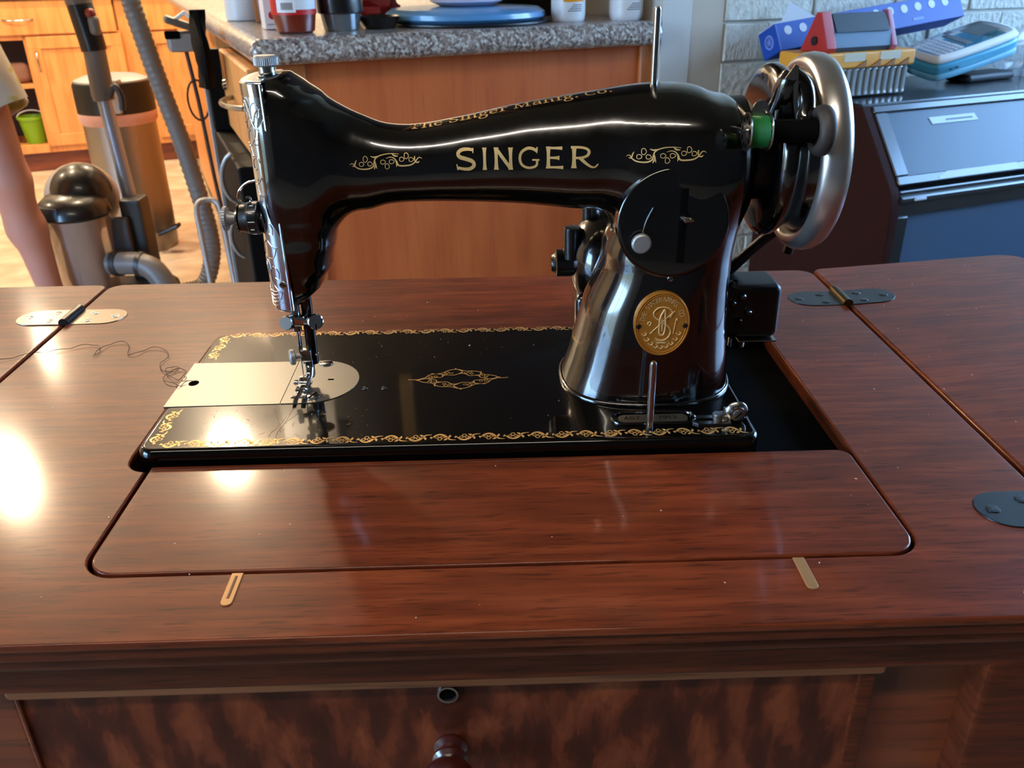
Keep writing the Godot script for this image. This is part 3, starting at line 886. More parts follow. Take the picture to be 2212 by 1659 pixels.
func floor_things() -> void:
	# brushed steel bin
	var t := thing("trash_can", "tall brushed steel trash can with a black lid band and pink liner edge", "trash can", Vector3(-1.193, 0, -2.985))
	part(t, "body", MB.new().lathe([Vector2(0, 0.0), Vector2(0.145, 0.0), Vector2(0.15, 0.02), Vector2(0.152, 0.50), Vector2(0.0, 0.50)], Transform3D(), 48), mat(Color(0.62, 0.59, 0.55), 0.34, 0.95))
	part(t, "liner_edge", MB.new().lathe([Vector2(0.153, 0.455), Vector2(0.160, 0.462), Vector2(0.163, 0.49), Vector2(0.155, 0.505)], Transform3D(), 40), mat(Color(0.80, 0.62, 0.56), 0.6))
	part(t, "lid_band", MB.new().lathe([Vector2(0.156, 0.49), Vector2(0.162, 0.495), Vector2(0.162, 0.585), Vector2(0.155, 0.595)], Transform3D(), 48), M.black_satin)
	part(t, "lid", MB.new().lathe([Vector2(0.158, 0.585), Vector2(0.15, 0.60), Vector2(0.11, 0.612), Vector2(0.05, 0.618), Vector2(0, 0.62)], Transform3D(), 48), M.satin_steel)
	part(t, "latch", MB.new().rbox(Vector3(0.06, 0.545, 0.16), Vector3(0.05, 0.09, 0.025), 0.006).rbox(Vector3(0.06, 0.60, 0.14), Vector3(0.06, 0.02, 0.05), 0.006), M.satin_steel)
	part(t, "foot_pedal", MB.new().rbox(Vector3(0.19, 0.03, 0.12), Vector3(0.10, 0.015, 0.05), 0.005, X3(Vector3(), 0, 0, 18)), M.black_satin)
	t.scale = Vector3(0.86, 1.07, 0.86)
	# vacuum cleaner
	var grey := mat(Color(0.40, 0.38, 0.36), 0.42)
	var dgrey := mat(Color(0.14, 0.13, 0.13), 0.45)
	var v := thing("vacuum_cleaner", "grey upright vacuum cleaner with a clear dust bin and ribbed hose", "vacuum cleaner", Vector3(-1.05, 0, -2.3))
	var o := Vector3(1.05, 0, 2.3)
	var bin := mat(Color(0.72, 0.62, 0.56, 0.30), 0.12)
	bin.transparency = BaseMaterial3D.TRANSPARENCY_ALPHA
	var bx := X3(Vector3(-1.09, 0, -2.25) + o)
	part(v, "dust_bin", MB.new().lathe([Vector2(0.08, 0.05), Vector2(0.085, 0.055), Vector2(0.102, 0.325), Vector2(0.099, 0.325), Vector2(0.082, 0.06)], bx, 40), bin)
	var cy := part(v, "cyclone", MB.new().lathe([Vector2(0, 0.06), Vector2(0.05, 0.06), Vector2(0.062, 0.13), Vector2(0.06, 0.25), Vector2(0.08, 0.325), Vector2(0, 0.33)], bx, 32), mat(Color(0.60, 0.50, 0.43), 0.5))
	part(cy, "cyclone_rib", MB.new().rbox(bx.origin + Vector3(-0.01, 0.12, 0.066), Vector3(0.025, 0.07, 0.012), 0.003), M.satin_steel)
	part(v, "bin_lid", MB.new().lathe([Vector2(0.102, 0.322), Vector2(0.108, 0.33), Vector2(0.106, 0.342), Vector2(0.098, 0.366), Vector2(0.075, 0.386), Vector2(0, 0.40)], bx, 40), M.black_plastic)
	part(v, "lid_sticker", MB.new().lathe([Vector2(0.1085, 0.336), Vector2(0.107, 0.348), Vector2(0.1015, 0.367)], bx * Transform3D(Basis(Vector3.UP, -1.6), Vector3()), 12, 1.0), mat(Color(0.07, 0.20, 0.28), 0.4))
	var sp := MB.new()
	var pr := []
	for i in 17: pr.append(Vector2(sin(PI * i / 16.0) * 0.112, -cos(PI * i / 16.0) * 0.112))
	sp.lathe(pr, X3(Vector3(-1.115, 0.345, -2.38) + o), 40)
	part(v, "motor_ball", sp, mat(Color(0.58, 0.55, 0.52), 0.35))
	var visor := MB.new()
	var pv := []
	for i in 9: pv.append(Vector2(sin(PI * 0.5 * i / 8.0) * 0.092, cos(PI * 0.5 * i / 8.0) * 0.092))
	visor.lathe(pv, X3(Vector3(-1.08, 0.378, -2.31) + o, 16, 0, 0), 36)
	part(v, "visor", visor, M.black_plastic)
	part(v, "spine", MB.new().rbox(Vector3(-0.945, 0.2, -2.36) + o, Vector3(0.07, 0.30, 0.09), 0.012), dgrey)
	part(v, "spine_panel", MB.new().rbox(Vector3(-0.985, 0.22, -2.30) + o, Vector3(0.07, 0.16, 0.03), 0.01), mat(Color(0.25, 0.25, 0.26), 0.5))
	part(v, "wand", MB.new().tube([Vector3(-0.96, 0.27, -2.38) + o, Vector3(-0.988, 0.66, -2.40) + o], 0.022, 20), mat(Color(0.62, 0.64, 0.68), 0.35, 0.6))
	part(v, "wand_sleeve", MB.new().tube([Vector3(-0.986, 0.645, -2.40) + o, Vector3(-0.987, 0.66, -2.40) + o, Vector3(-0.985, 0.80, -2.40) + o, Vector3(-0.985, 0.80, -2.40) + o], [0.032, 0.034, 0.032, 0.028], 20), grey)
	var hn := part(v, "grip", MB.new().tube(spline([Vector3(-0.985, 0.79, -2.40) + o, Vector3(-0.987, 0.815, -2.40) + o, Vector3(-0.995, 0.88, -2.40) + o, Vector3(-1.0, 0.925, -2.40) + o], 4), 0.037, 24), mat(Color(0.05, 0.035, 0.05), 0.3))
	part(hn, "release_button", MB.new().rbox(Vector3(-0.957, 0.862, -2.372) + o, Vector3(0.03, 0.055, 0.03), 0.012, Transform3D(), 3), grey)
	part(hn, "release_button", MB.new().rbox(Vector3(-0.962, 0.895, -2.372) + o, Vector3(0.028, 0.028, 0.03), 0.012, Transform3D(), 3), mat(Color(0.45, 0.10, 0.04), 0.4))
	part(v, "grip_collar", MB.new().tube([Vector3(-1.0, 0.92, -2.40) + o, Vector3(-1.003, 0.955, -2.40) + o, Vector3(-1.02, 1.0, -2.40) + o], [0.038, 0.04, 0.03], 20), grey)
	part(v, "wand_hook", MB.new().tube(spline([Vector3(-0.955, 0.66, -2.37) + o, Vector3(-0.93, 0.69, -2.36) + o, Vector3(-0.915, 0.66, -2.36) + o, Vector3(-0.92, 0.62, -2.36) + o], 4), 0.01, 8), dgrey)
	# ribbed hose
	var hp := spline(vs([-0.815, 1.02, -2.3, -0.81, 0.932, -2.3, -0.79, 0.807, -2.3, -0.766, 0.677, -2.3, -0.738, 0.54, -2.3, -0.716, 0.397, -2.3, -0.70, 0.27, -2.3, -0.70, 0.17, -2.29, -0.735, 0.08, -2.27, -0.80, 0.06, -2.26]), 14)
	var hr := []
	var hpo := []
	for i in hp.size():
		hpo.append(hp[i] + o)
		hr.append(0.0265 + 0.0016 * (1 if i % 2 else -1))
	part(v, "hose", MB.new().tube(hpo, hr, 18), mat(Color(0.42, 0.39, 0.36), 0.5))
	var el := spline(vs([-1.0, 0.172, -2.22, -0.95, 0.175, -2.21, -0.90, 0.175, -2.2, -0.86, 0.16, -2.19, -0.83, 0.12, -2.18, -0.80, 0.055, -2.17]), 5)
	var e2 := []
	for p in el: e2.append(p + o)
	part(v, "elbow", MB.new().tube(e2, 0.036, 20), grey)
	part(v, "elbow_collar", MB.new().tube([Vector3(-0.985, 0.173, -2.22) + o, Vector3(-0.965, 0.174, -2.215) + o], 0.041, 20), dgrey)
	part(v, "elbow_collar", MB.new().tube([Vector3(-0.905, 0.175, -2.202) + o, Vector3(-0.89, 0.173, -2.2) + o], 0.040, 20), dgrey)
	part(v, "base", MB.new().rbox(Vector3(-0.96, 0.045, -2.27) + o, Vector3(0.24, 0.09, 0.20), 0.03, Transform3D(), 3), dgrey)

func right_things() -> void:
	var brown := mat(Color(0.20, 0.09, 0.06), 0.7, 0.0, 0.2)
	var slate := coat(mat(Color(0.055, 0.065, 0.08), 0.4), 0.5, 0.12)
	var c := rthing("slant_front_cabinet", "dark slant-front cabinet with smoky glass panels beside the brick wall", "cabinet", 1.4, 0.0, -0.2)
	var prof := P2([0.006, 0.0, 0.385, 0.0, 0.385, 0.60, 0.378, 0.635, 0.372, 0.648, 0.274, 0.776, 0.262, 0.779, 0.006, 0.779])
	# profile x = distance in front of the wall, y = height, extruded along the front
	var px := Transform3D(Basis(Vector3(0, 0, 1), Vector3(0, 1, 0), Vector3(-1, 0, 0)), Vector3(0, 0, 0))
	rpart(c, "side_panel", MB.new().prism(prof, -1.022, -1.0, 0.003, px), brown)
	rpart(c, "side_panel", MB.new().prism(prof, -1.80, -1.778, 0.003, px), brown)
	var inner := P2([0.01, 0.02, 0.36, 0.02, 0.36, 0.60, 0.262, 0.764, 0.01, 0.764])
	rpart(c, "body", MB.new().prism(inner, -1.778, -1.022, 0.0, px), mat(Color(0.03, 0.035, 0.045), 0.6))
	rpart(c, "top_panel", rb(MB.new(), 1.0, 1.8, 0.764, 0.7795, -0.274, -0.006, 0.003), slate)
	var sl := Transform3D(Basis(Vector3(1, 0, 0), Vector3(0, 0.791, -0.611), Vector3(0, 0.611, 0.791)), Vector3(1.022, 0.650, 0.371))
	var lid := MB.new()
	var L := 0.157
	for q in [[0.0, 0.0, 0.756, 0.018], [0.0, L - 0.014, 0.756, L], [0.0, 0.018, 0.03, L - 0.014], [0.726, 0.018, 0.756, L - 0.014]]:
		lid.rbox(Vector3((q[0] + q[2]) * 0.5, (q[1] + q[3]) * 0.5, -0.003), Vector3(q[2] - q[0], q[3] - q[1], 0.012), 0.002, sl, 1)
	var ld := rpart(c, "lid", lid, slate)
	part(ld, "glass_panel", MB.new().rbox(Vector3(0.378, 0.08, -0.004), Vector3(0.70, 0.13, 0.006), 0.001, sl, 1), coat(mat(Color(0.09, 0.18, 0.24), 0.45, 0.0, 0.4), 0.16, 0.25))
	var lab := mat(Color(0.72, 0.76, 0.80), 0.5)
	var tp := part(ld, "label_tape", MB.new().prism(P2([0.128, 0.112, 0.243, 0.112, 0.238, 0.126, 0.124, 0.126]), -0.0008, 0.0002, 0.0, sl), lab)
	part(ld, "label_tape", MB.new().prism(P2([0.095, 0.003, 0.30, 0.003, 0.295, 0.0165, 0.12, 0.0165, 0.097, 0.009]), 0.003, 0.0036, 0.0, sl), lab)
	tp.name = "label_tape"
	var pt := MB.new()
	for i in 12: pt.rbox(Vector3(0.165 + i * 0.0057, 0.1185, 0.0003), Vector3(0.0042, 0.0035, 0.0003), 0.0001, sl, 1)
	part(ld, "label_print", pt, mat(Color(0.35, 0.38, 0.42), 0.7))
	var rail := MB.new()
	rb(rail, 1.022, 1.778, 0.594, 0.642, -0.376, -0.36, 0.004)
	rb(rail, 1.022, 1.778, 0.62, 0.632, -0.384, -0.37, 0.003)
	rpart(c, "front_rail", rail, slate)
	rpart(c, "latch", rb(MB.new(), 1.052, 1.078, 0.624, 0.629, -0.388, -0.382), lab)
	var st := MB.new()
	rb(st, 1.022, 1.056, 0.02, 0.594, -0.376, -0.36, 0.003)
	rb(st, 1.744, 1.778, 0.02, 0.594, -0.376, -0.36, 0.003)
	rb(st, 1.056, 1.744, 0.02, 0.05, -0.376, -0.36, 0.003)
	rpart(c, "door_frame", st, slate)
	rpart(c, "door_panel", rb(MB.new(), 1.05, 1.75, 0.045, 0.60, -0.367, -0.361), coat(mat(Color(0.24, 0.34, 0.44), 0.45), 0.25, 0.25))
	# dark box, blue carton leaning on it
	solo("storage_box", rb(MB.new(), -0.16, 0.11, 0, 0.05, 0.0, 0.07, 0.004), slate, "low dark grey box under the blue carton on the slant-front cabinet", "box", rm(1.17, 0.7805, -0.085), PHI)
	var X := Vector3(0.457, 0.046, 0.0)
	var xl := X.length()
	var ex := X.normalized()
	var ez := Vector3(-0.003, -0.024, -0.05)      # to the back, in (a, y, -b)
	ez = -(ez - ex * ez.dot(ex)).normalized()
	var ey := ez.cross(ex)
	var bt := Transform3D(Basis(ex, ey, ez), Vector3(0.946, 0.860, 0.1))
	var bc := rthing("carton", "long blue carton with a row of white dots leaning on the brick wall", "carton", 1.15, 0.85, -0.08)
	var blue := mat(Color(0.01, 0.25, 0.60), 0.5)
	rpart(bc, "box", MB.new().rbox(Vector3(xl * 0.5, 0.026, -0.028), Vector3(xl, 0.052, 0.056), 0.001, bt, 1), blue)
	var wh := mat(Color(0.75, 0.77, 0.8), 0.5)
	for i in 12:
		if i == 4: continue
		rpart(bc, "dot", MB.new().cyl(0.0085, 0.0, 0.0006, bt * AZ(Vector3(0.026 + i * 0.0355, 0.036, 0.0)), 24), wh)
	var em := MB.new()
	em.lathe([Vector2(0.0135, 0.0), Vector2(0.0135, 0.0007), Vector2(0.0105, 0.0007), Vector2(0.0105, 0.0)], bt * AX(Vector3(0, 0.026, -0.028)) * Transform3D(Basis(Vector3(1, 0, 0), PI), Vector3()), 28)
	em.rbox(Vector3(-0.0004, 0.026, -0.0245), Vector3(0.0006, 0.009, 0.0035), 0.0002, bt)
	em.rbox(Vector3(-0.0004, 0.026, -0.0315), Vector3(0.0006, 0.009, 0.0035), 0.0002, bt)
	em.rbox(Vector3(-0.0004, 0.026, -0.028), Vector3(0.0006, 0.003, 0.008), 0.0002, bt)
	rpart(bc, "emblem", em, mat(Color(0.45, 0.55, 0.85), 0.5))
	rpart(bc, "print_line", MB.new().rbox(Vector3(0.34, 0.012, 0.0004), Vector3(0.028, 0.005, 0.0006), 0.0001, bt), mat(Color(0.4, 0.5, 0.8), 0.5))
	rpart(bc, "edge_line", MB.new().rbox(Vector3(0.0008, 0.026, 0.0002), Vector3(0.003, 0.05, 0.0006), 0.0001, bt), mat(Color(0.3, 0.38, 0.7), 0.5))
	var fl := MB.new()
	fl.tri(bt * Vector3(0.03, 0.0525, -0.03), bt * Vector3(0.12, 0.0525, -0.02), bt * Vector3(0.075, 0.098, -0.035))
	fl.tri(bt * Vector3(0.03, 0.0525, -0.03), bt * Vector3(0.075, 0.098, -0.035), bt * Vector3(0.06, 0.0525, -0.045))
	fl.tri(bt * Vector3(0.06, 0.0525, -0.045), bt * Vector3(0.075, 0.098, -0.035), bt * Vector3(0.12, 0.0525, -0.02))
	fl.rbox(Vector3(0.06, 0.053, -0.028), Vector3(0.12, 0.002, 0.05), 0.0005, bt)
	rpart(bc, "paper_tuft", fl, wh)
	# ribbed case with a yellow lid
	var cs := rthing("parts_case", "clear ribbed case with a yellow lid under the red triangular block", "case", 1.05, 0.7795, -0.17)
	var rib := MB.new()
	rb(rib, 0.935, 1.165, 0.782, 0.834, -0.205, -0.12, 0.004)
	for i in 15: rb(rib, 0.94 + i * 0.0152, 0.948 + i * 0.0152, 0.784, 0.832, -0.210, -0.2, 0.002)
	var cm := mat(Color(0.55, 0.6, 0.62), 0.1, 0.0, 0.7)
	rpart(cs, "tray", rib, coat(cm, 1.0, 0.03))
	var yl := mat(Color(0.86, 0.58, 0.16), 0.5)
	rpart(cs, "lid", rb(MB.new(), 0.93, 1.172, 0.834, 0.862, -0.212, -0.115, 0.004), yl)
	for q in [[0.955, 0.012], [1.0, 0.05], [1.085, 0.05]]:
		rpart(cs, "sticker", rb(MB.new(), q[0], q[0] + q[1], 0.846, 0.8615, -0.2128, -0.2119), mat(Color(0.75, 0.72, 0.62), 0.6))
	var tabs := MB.new()
	for i in 4: tabs.prism(P2([0.0, 0.0, 0.022, 0.0, 0.022, 0.012]), 0.0, 0.003, 0.0, X3(Vector3(1.03 + i * 0.034, 0.836, 0.2121)))
	rpart(cs, "latch_tab", tabs, mat(Color(0.55, 0.33, 0.05), 0.5))
	# triangular block
	var tb := rthing("triangular_block", "red-ended triangular block with slate faces on top of the yellow lid", "block", 1.05, 0.862, -0.17)
	var tri := P2([0.0, 0.0, 0.052, 0.0, 0.058, 0.008, 0.05, 0.034, 0.03, 0.064, 0.022, 0.064])
	var tq := Transform3D(Basis(Vector3(0, 0, 1), Vector3(0, 1, 0), Vector3(-1, 0, 0)), Vector3(0, 0.8625, 0.145))
	var red := mat(Color(0.68, 0.15, 0.12), 0.5)
	rpart(tb, "end_cap", MB.new().prism(P2([-0.012, 0.0, 0.058, 0.0, 0.062, 0.008, 0.034, 0.068, 0.022, 0.068]), -0.985, -0.962, 0.002, tq), red)
	rpart(tb, "end_cap", MB.new().prism(P2([-0.012, 0.0, 0.058, 0.0, 0.062, 0.008, 0.034, 0.068, 0.022, 0.068]), -1.128, -1.116, 0.002, tq), mat(Color(0.62, 0.30, 0.38), 0.45))
	rpart(tb, "core", MB.new().prism(tri, -1.118, -0.984, 0.001, tq), mat(Color(0.17, 0.30, 0.40), 0.5))
	rpart(tb, "dark_face", MB.new().prism(P2([0.0525, 0.034, 0.0325, 0.0645, 0.024, 0.0645, 0.045, 0.034]), -1.114, -0.988, 0.001, tq), mat(Color(0.045, 0.075, 0.095), 0.55))
	rpart(tb, "boss", MB.new().cyl(0.008, 0.0, 0.003, Transform3D(Basis(Vector3(0, 1, 0), Vector3(-1, 0, 0), Vector3(0, 0, 1)), Vector3(0.962, 0.882, 0.172)), 16), mat(Color(0.12, 0.03, 0.04), 0.5))
	# label printer, tilted
	var lx := Vector3(0.9664, 0.246, 0.0745).normalized()
	var lz := Vector3(-0.0396, -0.1441, 0.9888)
	lz = (lz - lx * lz.dot(lx)).normalized()
	var ly := lz.cross(lx)
	var lt := Transform3D(Basis(lx, ly, lz), Vector3(1.296, 0.848, 0.045) - ly * 0.042)
	var lm := rthing("label_printer", "white hand-held label printer with a pale blue side band and grey screen", "printer", 1.4, 0.7795, -0.1)
	var out := spline(v2s([0.0, 0.02, 0.0, 0.095, 0.02, 0.112, 0.1, 0.118, 0.185, 0.116, 0.205, 0.10, 0.212, 0.06, 0.205, 0.018, 0.185, 0.002, 0.1, 0.0, 0.018, 0.005]), 4, true)
	var op := PackedVector2Array(out)
	var fx := lt * Transform3D(Basis(Vector3(1, 0, 0), Vector3(0, 0, 1), Vector3(0, -1, 0)), Vector3(0, 0, 0))
	# prism extrudes along local z, which fx turns to minus y of the device
	rpart(lm, "side_band", MB.new().prism(op, -0.026, -0.004, 0.006, fx, 3), coat(mat(Color(0.30, 0.66, 0.78), 0.4), 0.3, 0.12))
	rpart(lm, "base_shell", MB.new().prism(MB.inset(op, 0.004) if not Geometry2D.is_polygon_clockwise(op) else op, -0.008, 0.008, 0.006, fx, 3), mat(Color(0.45, 0.72, 0.82), 0.45))
	rpart(lm, "top_shell", MB.new().prism(op, -0.042, -0.024, 0.011, fx, 4), mat(Color(0.92, 0.92, 0.90), 0.55, 0.0, 0.3))
	rpart(lm, "screen", MB.new().rbox(Vector3(0.155, 0.0422, 0.052), Vector3(0.055, 0.001, 0.05), 0.0004, lt), mat(Color(0.30, 0.34, 0.35), 0.5))
	var keys := MB.new()
	for i in 9:
		for j in 5: keys.rbox(Vector3(0.018 + j * 0.0125, 0.0425, 0.022 + i * 0.0095), Vector3(0.0095, 0.002, 0.007), 0.0008, lt)
	rpart(lm, "keypad", keys, mat(Color(0.80, 0.80, 0.80), 0.6))
	rpart(lm, "key_bar", MB.new().rbox(Vector3(0.092, 0.0428, 0.06), Vector3(0.016, 0.002, 0.07), 0.001, lt).rbox(Vector3(0.105, 0.0428, 0.02), Vector3(0.016, 0.002, 0.014), 0.001, lt), mat(Color(0.40, 0.43, 0.46), 0.5))
	rpart(lm, "side_button", MB.new().rbox(Vector3(0.03, 0.014, 0.1175), Vector3(0.007, 0.004, 0.003), 0.001, lt).rbox(Vector3(0.045, 0.014, 0.118), Vector3(0.007, 0.004, 0.003), 0.001, lt), mat(Color(0.03, 0.2, 0.28), 0.5))
	rpart(lm, "jack", MB.new().cyl(0.006, 0, 0.002, lt * Transform3D(Basis(Vector3(0, 1, 0), Vector3(-1, 0, 0), Vector3(0, 0, 1)), Vector3(0.002, 0.014, 0.06)), 14), M.slot)
	var pouch := MB.new().rbox(Vector3(), Vector3(0.15, 0.016, 0.06), 0.007, Transform3D(), 3)
	solo("pouch", pouch, mat(Color(0.05, 0.055, 0.07), 0.6), "flat black pouch under the white label printer", "pouch", rm(1.46, 0.788, -0.12), PHI + 0.1)
	var bag := MB.new()
	var rings := []
	for i in 7:
		var q := PackedVector3Array()
		for n in 20:
			var an := TAU * n / 20
			var w: float = [0.09, 0.12, 0.13, 0.125, 0.11, 0.08, 0.03][i]
			q.append(Vector3(cos(an) * w * (1.0 + 0.12 * sin(an * 5.0 + i * 1.7)), 0.001 + i * 0.016, sin(an) * 0.06 * (1.0 + 0.18 * cos(an * 4.0 + i))))
		rings.append(q)
	bag.loft(rings)
	var bm := mat(Color(0.75, 0.8, 0.85, 0.25), 0.15)
	bm.transparency = BaseMaterial3D.TRANSPARENCY_ALPHA
	solo("plastic_bag", bag, bm, "crumpled clear plastic bag behind the label printer by the brick wall", "bag", rm(1.66, 0.78, -0.10), PHI)

func cap_d(p: Vector3, a: Vector3, b: Vector3, ra: float, rb_: float) -> float:
	var d := b - a
	var u := clampf((p - a).dot(d) / d.length_squared(), 0.0, 1.0)
	return p.distance_to(a + d * u) - lerpf(ra, rb_, u)
func smin(a: float, b: float, k: float) -> float:
	var h := maxf(k - absf(a - b), 0.0) / k
	return minf(a, b) - h * h * k * 0.25

func person() -> void:
	# standing at the left, mostly beyond the frame: a pair of legs in loose pale shorts
	var o := Vector3(-1.355, 0, -2.11)
	var p := thing("person", "person standing at the left edge in loose pale shorts, bare legs", "person", o)
	var legs := []
	for s in [[1.0, 0.0], [-1.0, 0.03]]:
		var x: float = 0.105 * s[0]
		var z: float = s[1]
		var foot := Vector3(x + 0.10 * s[0], 0.045, z + 0.03)
		legs.append([[Vector3(x, 0.88, z - 0.02), Vector3(x + 0.075 * s[0], 0.47, z + 0.02), 0.085, 0.055], [Vector3(x + 0.075 * s[0], 0.47, z + 0.02), Vector3(x + 0.07 * s[0], 0.32, z - 0.005), 0.052, 0.051], [Vector3(x + 0.078 * s[0], 0.32, z - 0.005), Vector3(x + 0.10 * s[0], 0.09, z - 0.005), 0.05, 0.033], [foot, foot + Vector3(0.02 * s[0], -0.015, 0.12), 0.04, 0.026], [Vector3(x + 0.10 * s[0], 0.09, z - 0.005), foot, 0.035, 0.04]])
	var f := func(q: Vector3) -> float:
		var d := 1e9
		for leg in legs:
			var e := 1e9
			for b in leg:
				e = smin(e, cap_d(q, b[0], b[1], b[2], b[3]), 0.03)
			d = minf(d, e)
		d = smin(d, cap_d(q, Vector3(-0.06, 0.95, -0.02), Vector3(0.06, 0.95, -0.02), 0.12, 0.12), 0.06)
		d = smin(d, cap_d(q, Vector3(0, 0.98, -0.02), Vector3(0, 1.34, -0.03), 0.125, 0.13), 0.08)
		d = smin(d, cap_d(q, Vector3(-0.15, 1.38, -0.03), Vector3(0.15, 1.38, -0.03), 0.06, 0.06), 0.08)
		d = smin(d, cap_d(q, Vector3(0, 1.4, -0.03), Vector3(0, 1.52, -0.015), 0.055, 0.05), 0.04)
		d = smin(d, (q - Vector3(0, 1.62, 0.0)).length() - 0.095 - 0.02 * (q.y - 1.62), 0.03)
		for s in [-1.0, 1.0]:
			d = smin(d, cap_d(q, Vector3(0.185 * s, 1.37, -0.03), Vector3(0.235 * s, 1.10, -0.02), 0.045, 0.036), 0.03)
			d = smin(d, cap_d(q, Vector3(0.235 * s, 1.10, -0.02), Vector3(0.20 * s, 0.92, 0.14), 0.036, 0.025), 0.02)
			d = smin(d, cap_d(q, Vector3(0.20 * s, 0.92, 0.14), Vector3(0.19 * s, 0.90, 0.2), 0.028, 0.03), 0.02)
		return d
	part(p, "body", nets(f, Vector3(-0.35, 0, -0.25), Vector3(0.35, 1.76, 0.28), 0.016), mat(Color(0.74, 0.52, 0.45), 0.55))
	# shorts: flared legs that end just above the knee
	var sh := MB.new()
	for s in [1.0, -1.0]:
		var rings := []
		for k in 8:
			var u := k / 7.0
			var y := lerpf(0.94, 0.625, u)
			var q := PackedVector3Array()
			for n in 28:
				var an := TAU * n / 28
				var w := lerpf(0.125, 0.118, u) * (1.0 + (0.02 + 0.09 * u * u) * sin(an * 5.0 + 1.0) )
				q.append(Vector3(lerpf(0.075, 0.155, u) * s + cos(an) * w * 0.95, y + 0.07 * u * cos(an) * s, -0.01 + sin(an) * w))
			rings.append(q)
		for k in range(7, -1, -1):
			var u := k / 7.0
			var q := PackedVector3Array()
			for v in rings[k]: q.append(Vector3(v.x, v.y, v.z).lerp(Vector3(lerpf(0.075, 0.155, u) * s, v.y, -0.01), 0.06))
			rings.append(q)
		sh.loft(rings, false, false)
	var cloth := tri3(mat(Color(1, 1, 1), 0.85), ntex(noise(63, 0.02, 2), [0.0, Color(0.70, 0.66, 0.60), 0.72, Color(0.76, 0.72, 0.66), 0.80, Color(0.68, 0.65, 0.36), 1.0, Color(0.62, 0.60, 0.26)], 256), Vector3(3, 3, 3))
	part(p, "shorts", sh, cloth)
	var shirt := MB.new()
	var rings := []
	for k in 10:
		var y := 0.9 + k * 0.058
		var w: float = [0.165, 0.165, 0.162, 0.16, 0.162, 0.166, 0.17, 0.18, 0.19, 0.10][k]
		var q := PackedVector3Array()
		for n in 28:
			var an := TAU * n / 28
			q.append(Vector3(cos(an) * w * 1.08, y, -0.025 + sin(an) * w * 0.86))
		rings.append(q)
	shirt.loft(rings)
	part(p, "shirt", shirt, mat(Color(0.35, 0.37, 0.42), 0.85))
	var hair := MB.new()
	var pr := []
	for i in 10: pr.append(Vector2(sin(PI * 0.62 * i / 9.0) * 0.108, cos(PI * 0.62 * i / 9.0) * 0.115))
	hair.lathe(pr, X3(Vector3(0, 1.635, -0.015), -18, 0, 0), 28)
	part(p, "hair", hair, mat(Color(0.09, 0.05, 0.03), 0.6))
func wthing(nm: String, label: String, cat: String, at: Vector3) -> Node3D:   # parts drawn in world coordinates
	var o := thing(nm, label, cat, at)
	o.set_meta("base", at)
	return o
# a board in plan (x, z) from y0 to y1 with rounded edges and one hole, split at x = xc for its caps
func board(m: MB, outer: PackedVector2Array, hole: PackedVector2Array, y0: float, y1: float, bev: float, xc: float) -> void:
	var i0 := m.t.size()
	for loop in 2:
		var pl := (outer if loop == 0 else hole).duplicate()
		if pl.is_empty(): continue
		if Geometry2D.is_polygon_clockwise(pl): pl.reverse()
		var rings := []
		for side in 2:
			for k in 4:
				var an := PI * 0.5 * k / 3.0
				if side == 0: an = PI * 0.5 - an
				var q := MB.inset(pl, bev * (1.0 - cos(an)) * (1.0 if loop == 0 else -1.0))
				var y := (y0 + bev - bev * sin(an)) if side == 0 else (y1 - bev + bev * sin(an))
				var r := PackedVector3Array()
				for p in q: r.append(Vector3(p.x, y, p.y))
				rings.append(r)
		m.loft(rings, false, false)
	var oi := outer.duplicate()
	if Geometry2D.is_polygon_clockwise(oi): oi.reverse()
	oi = MB.inset(oi, bev)
	var hi := hole.duplicate()
	if not hi.is_empty():
		if Geometry2D.is_polygon_clockwise(hi): hi.reverse()
		hi = MB.inset(hi, -bev)
	for half in 2:
		var rc := P2([-9, -9, xc, -9, xc, 9, -9, 9]) if half == 0 else P2([xc, -9, 9, -9, 9, 9, xc, 9])
		for a in Geometry2D.intersect_polygons(oi, rc):
			var got: Array = Geometry2D.clip_polygons(a, hi) if not hi.is_empty() else [a]
			for b in got:
				var ix := Geometry2D.triangulate_polygon(b)
				for i in range(0, ix.size(), 3):
					var p: Vector2 = b[ix[i]]
					var q: Vector2 = b[ix[i + 1]]
					var s: Vector2 = b[ix[i + 2]]
					if (q - p).cross(s - p) < 0.0:
						var w := q
						q = s
						s = w
					# counter-clockwise in (x, z) looks down, so the top takes the other order
					m.tri(Vector3(p.x, y1, p.y), Vector3(s.x, y1, s.y), Vector3(q.x, y1, q.y))
					m.tri(Vector3(p.x, y0, p.y), Vector3(q.x, y0, q.y), Vector3(s.x, y0, s.y))

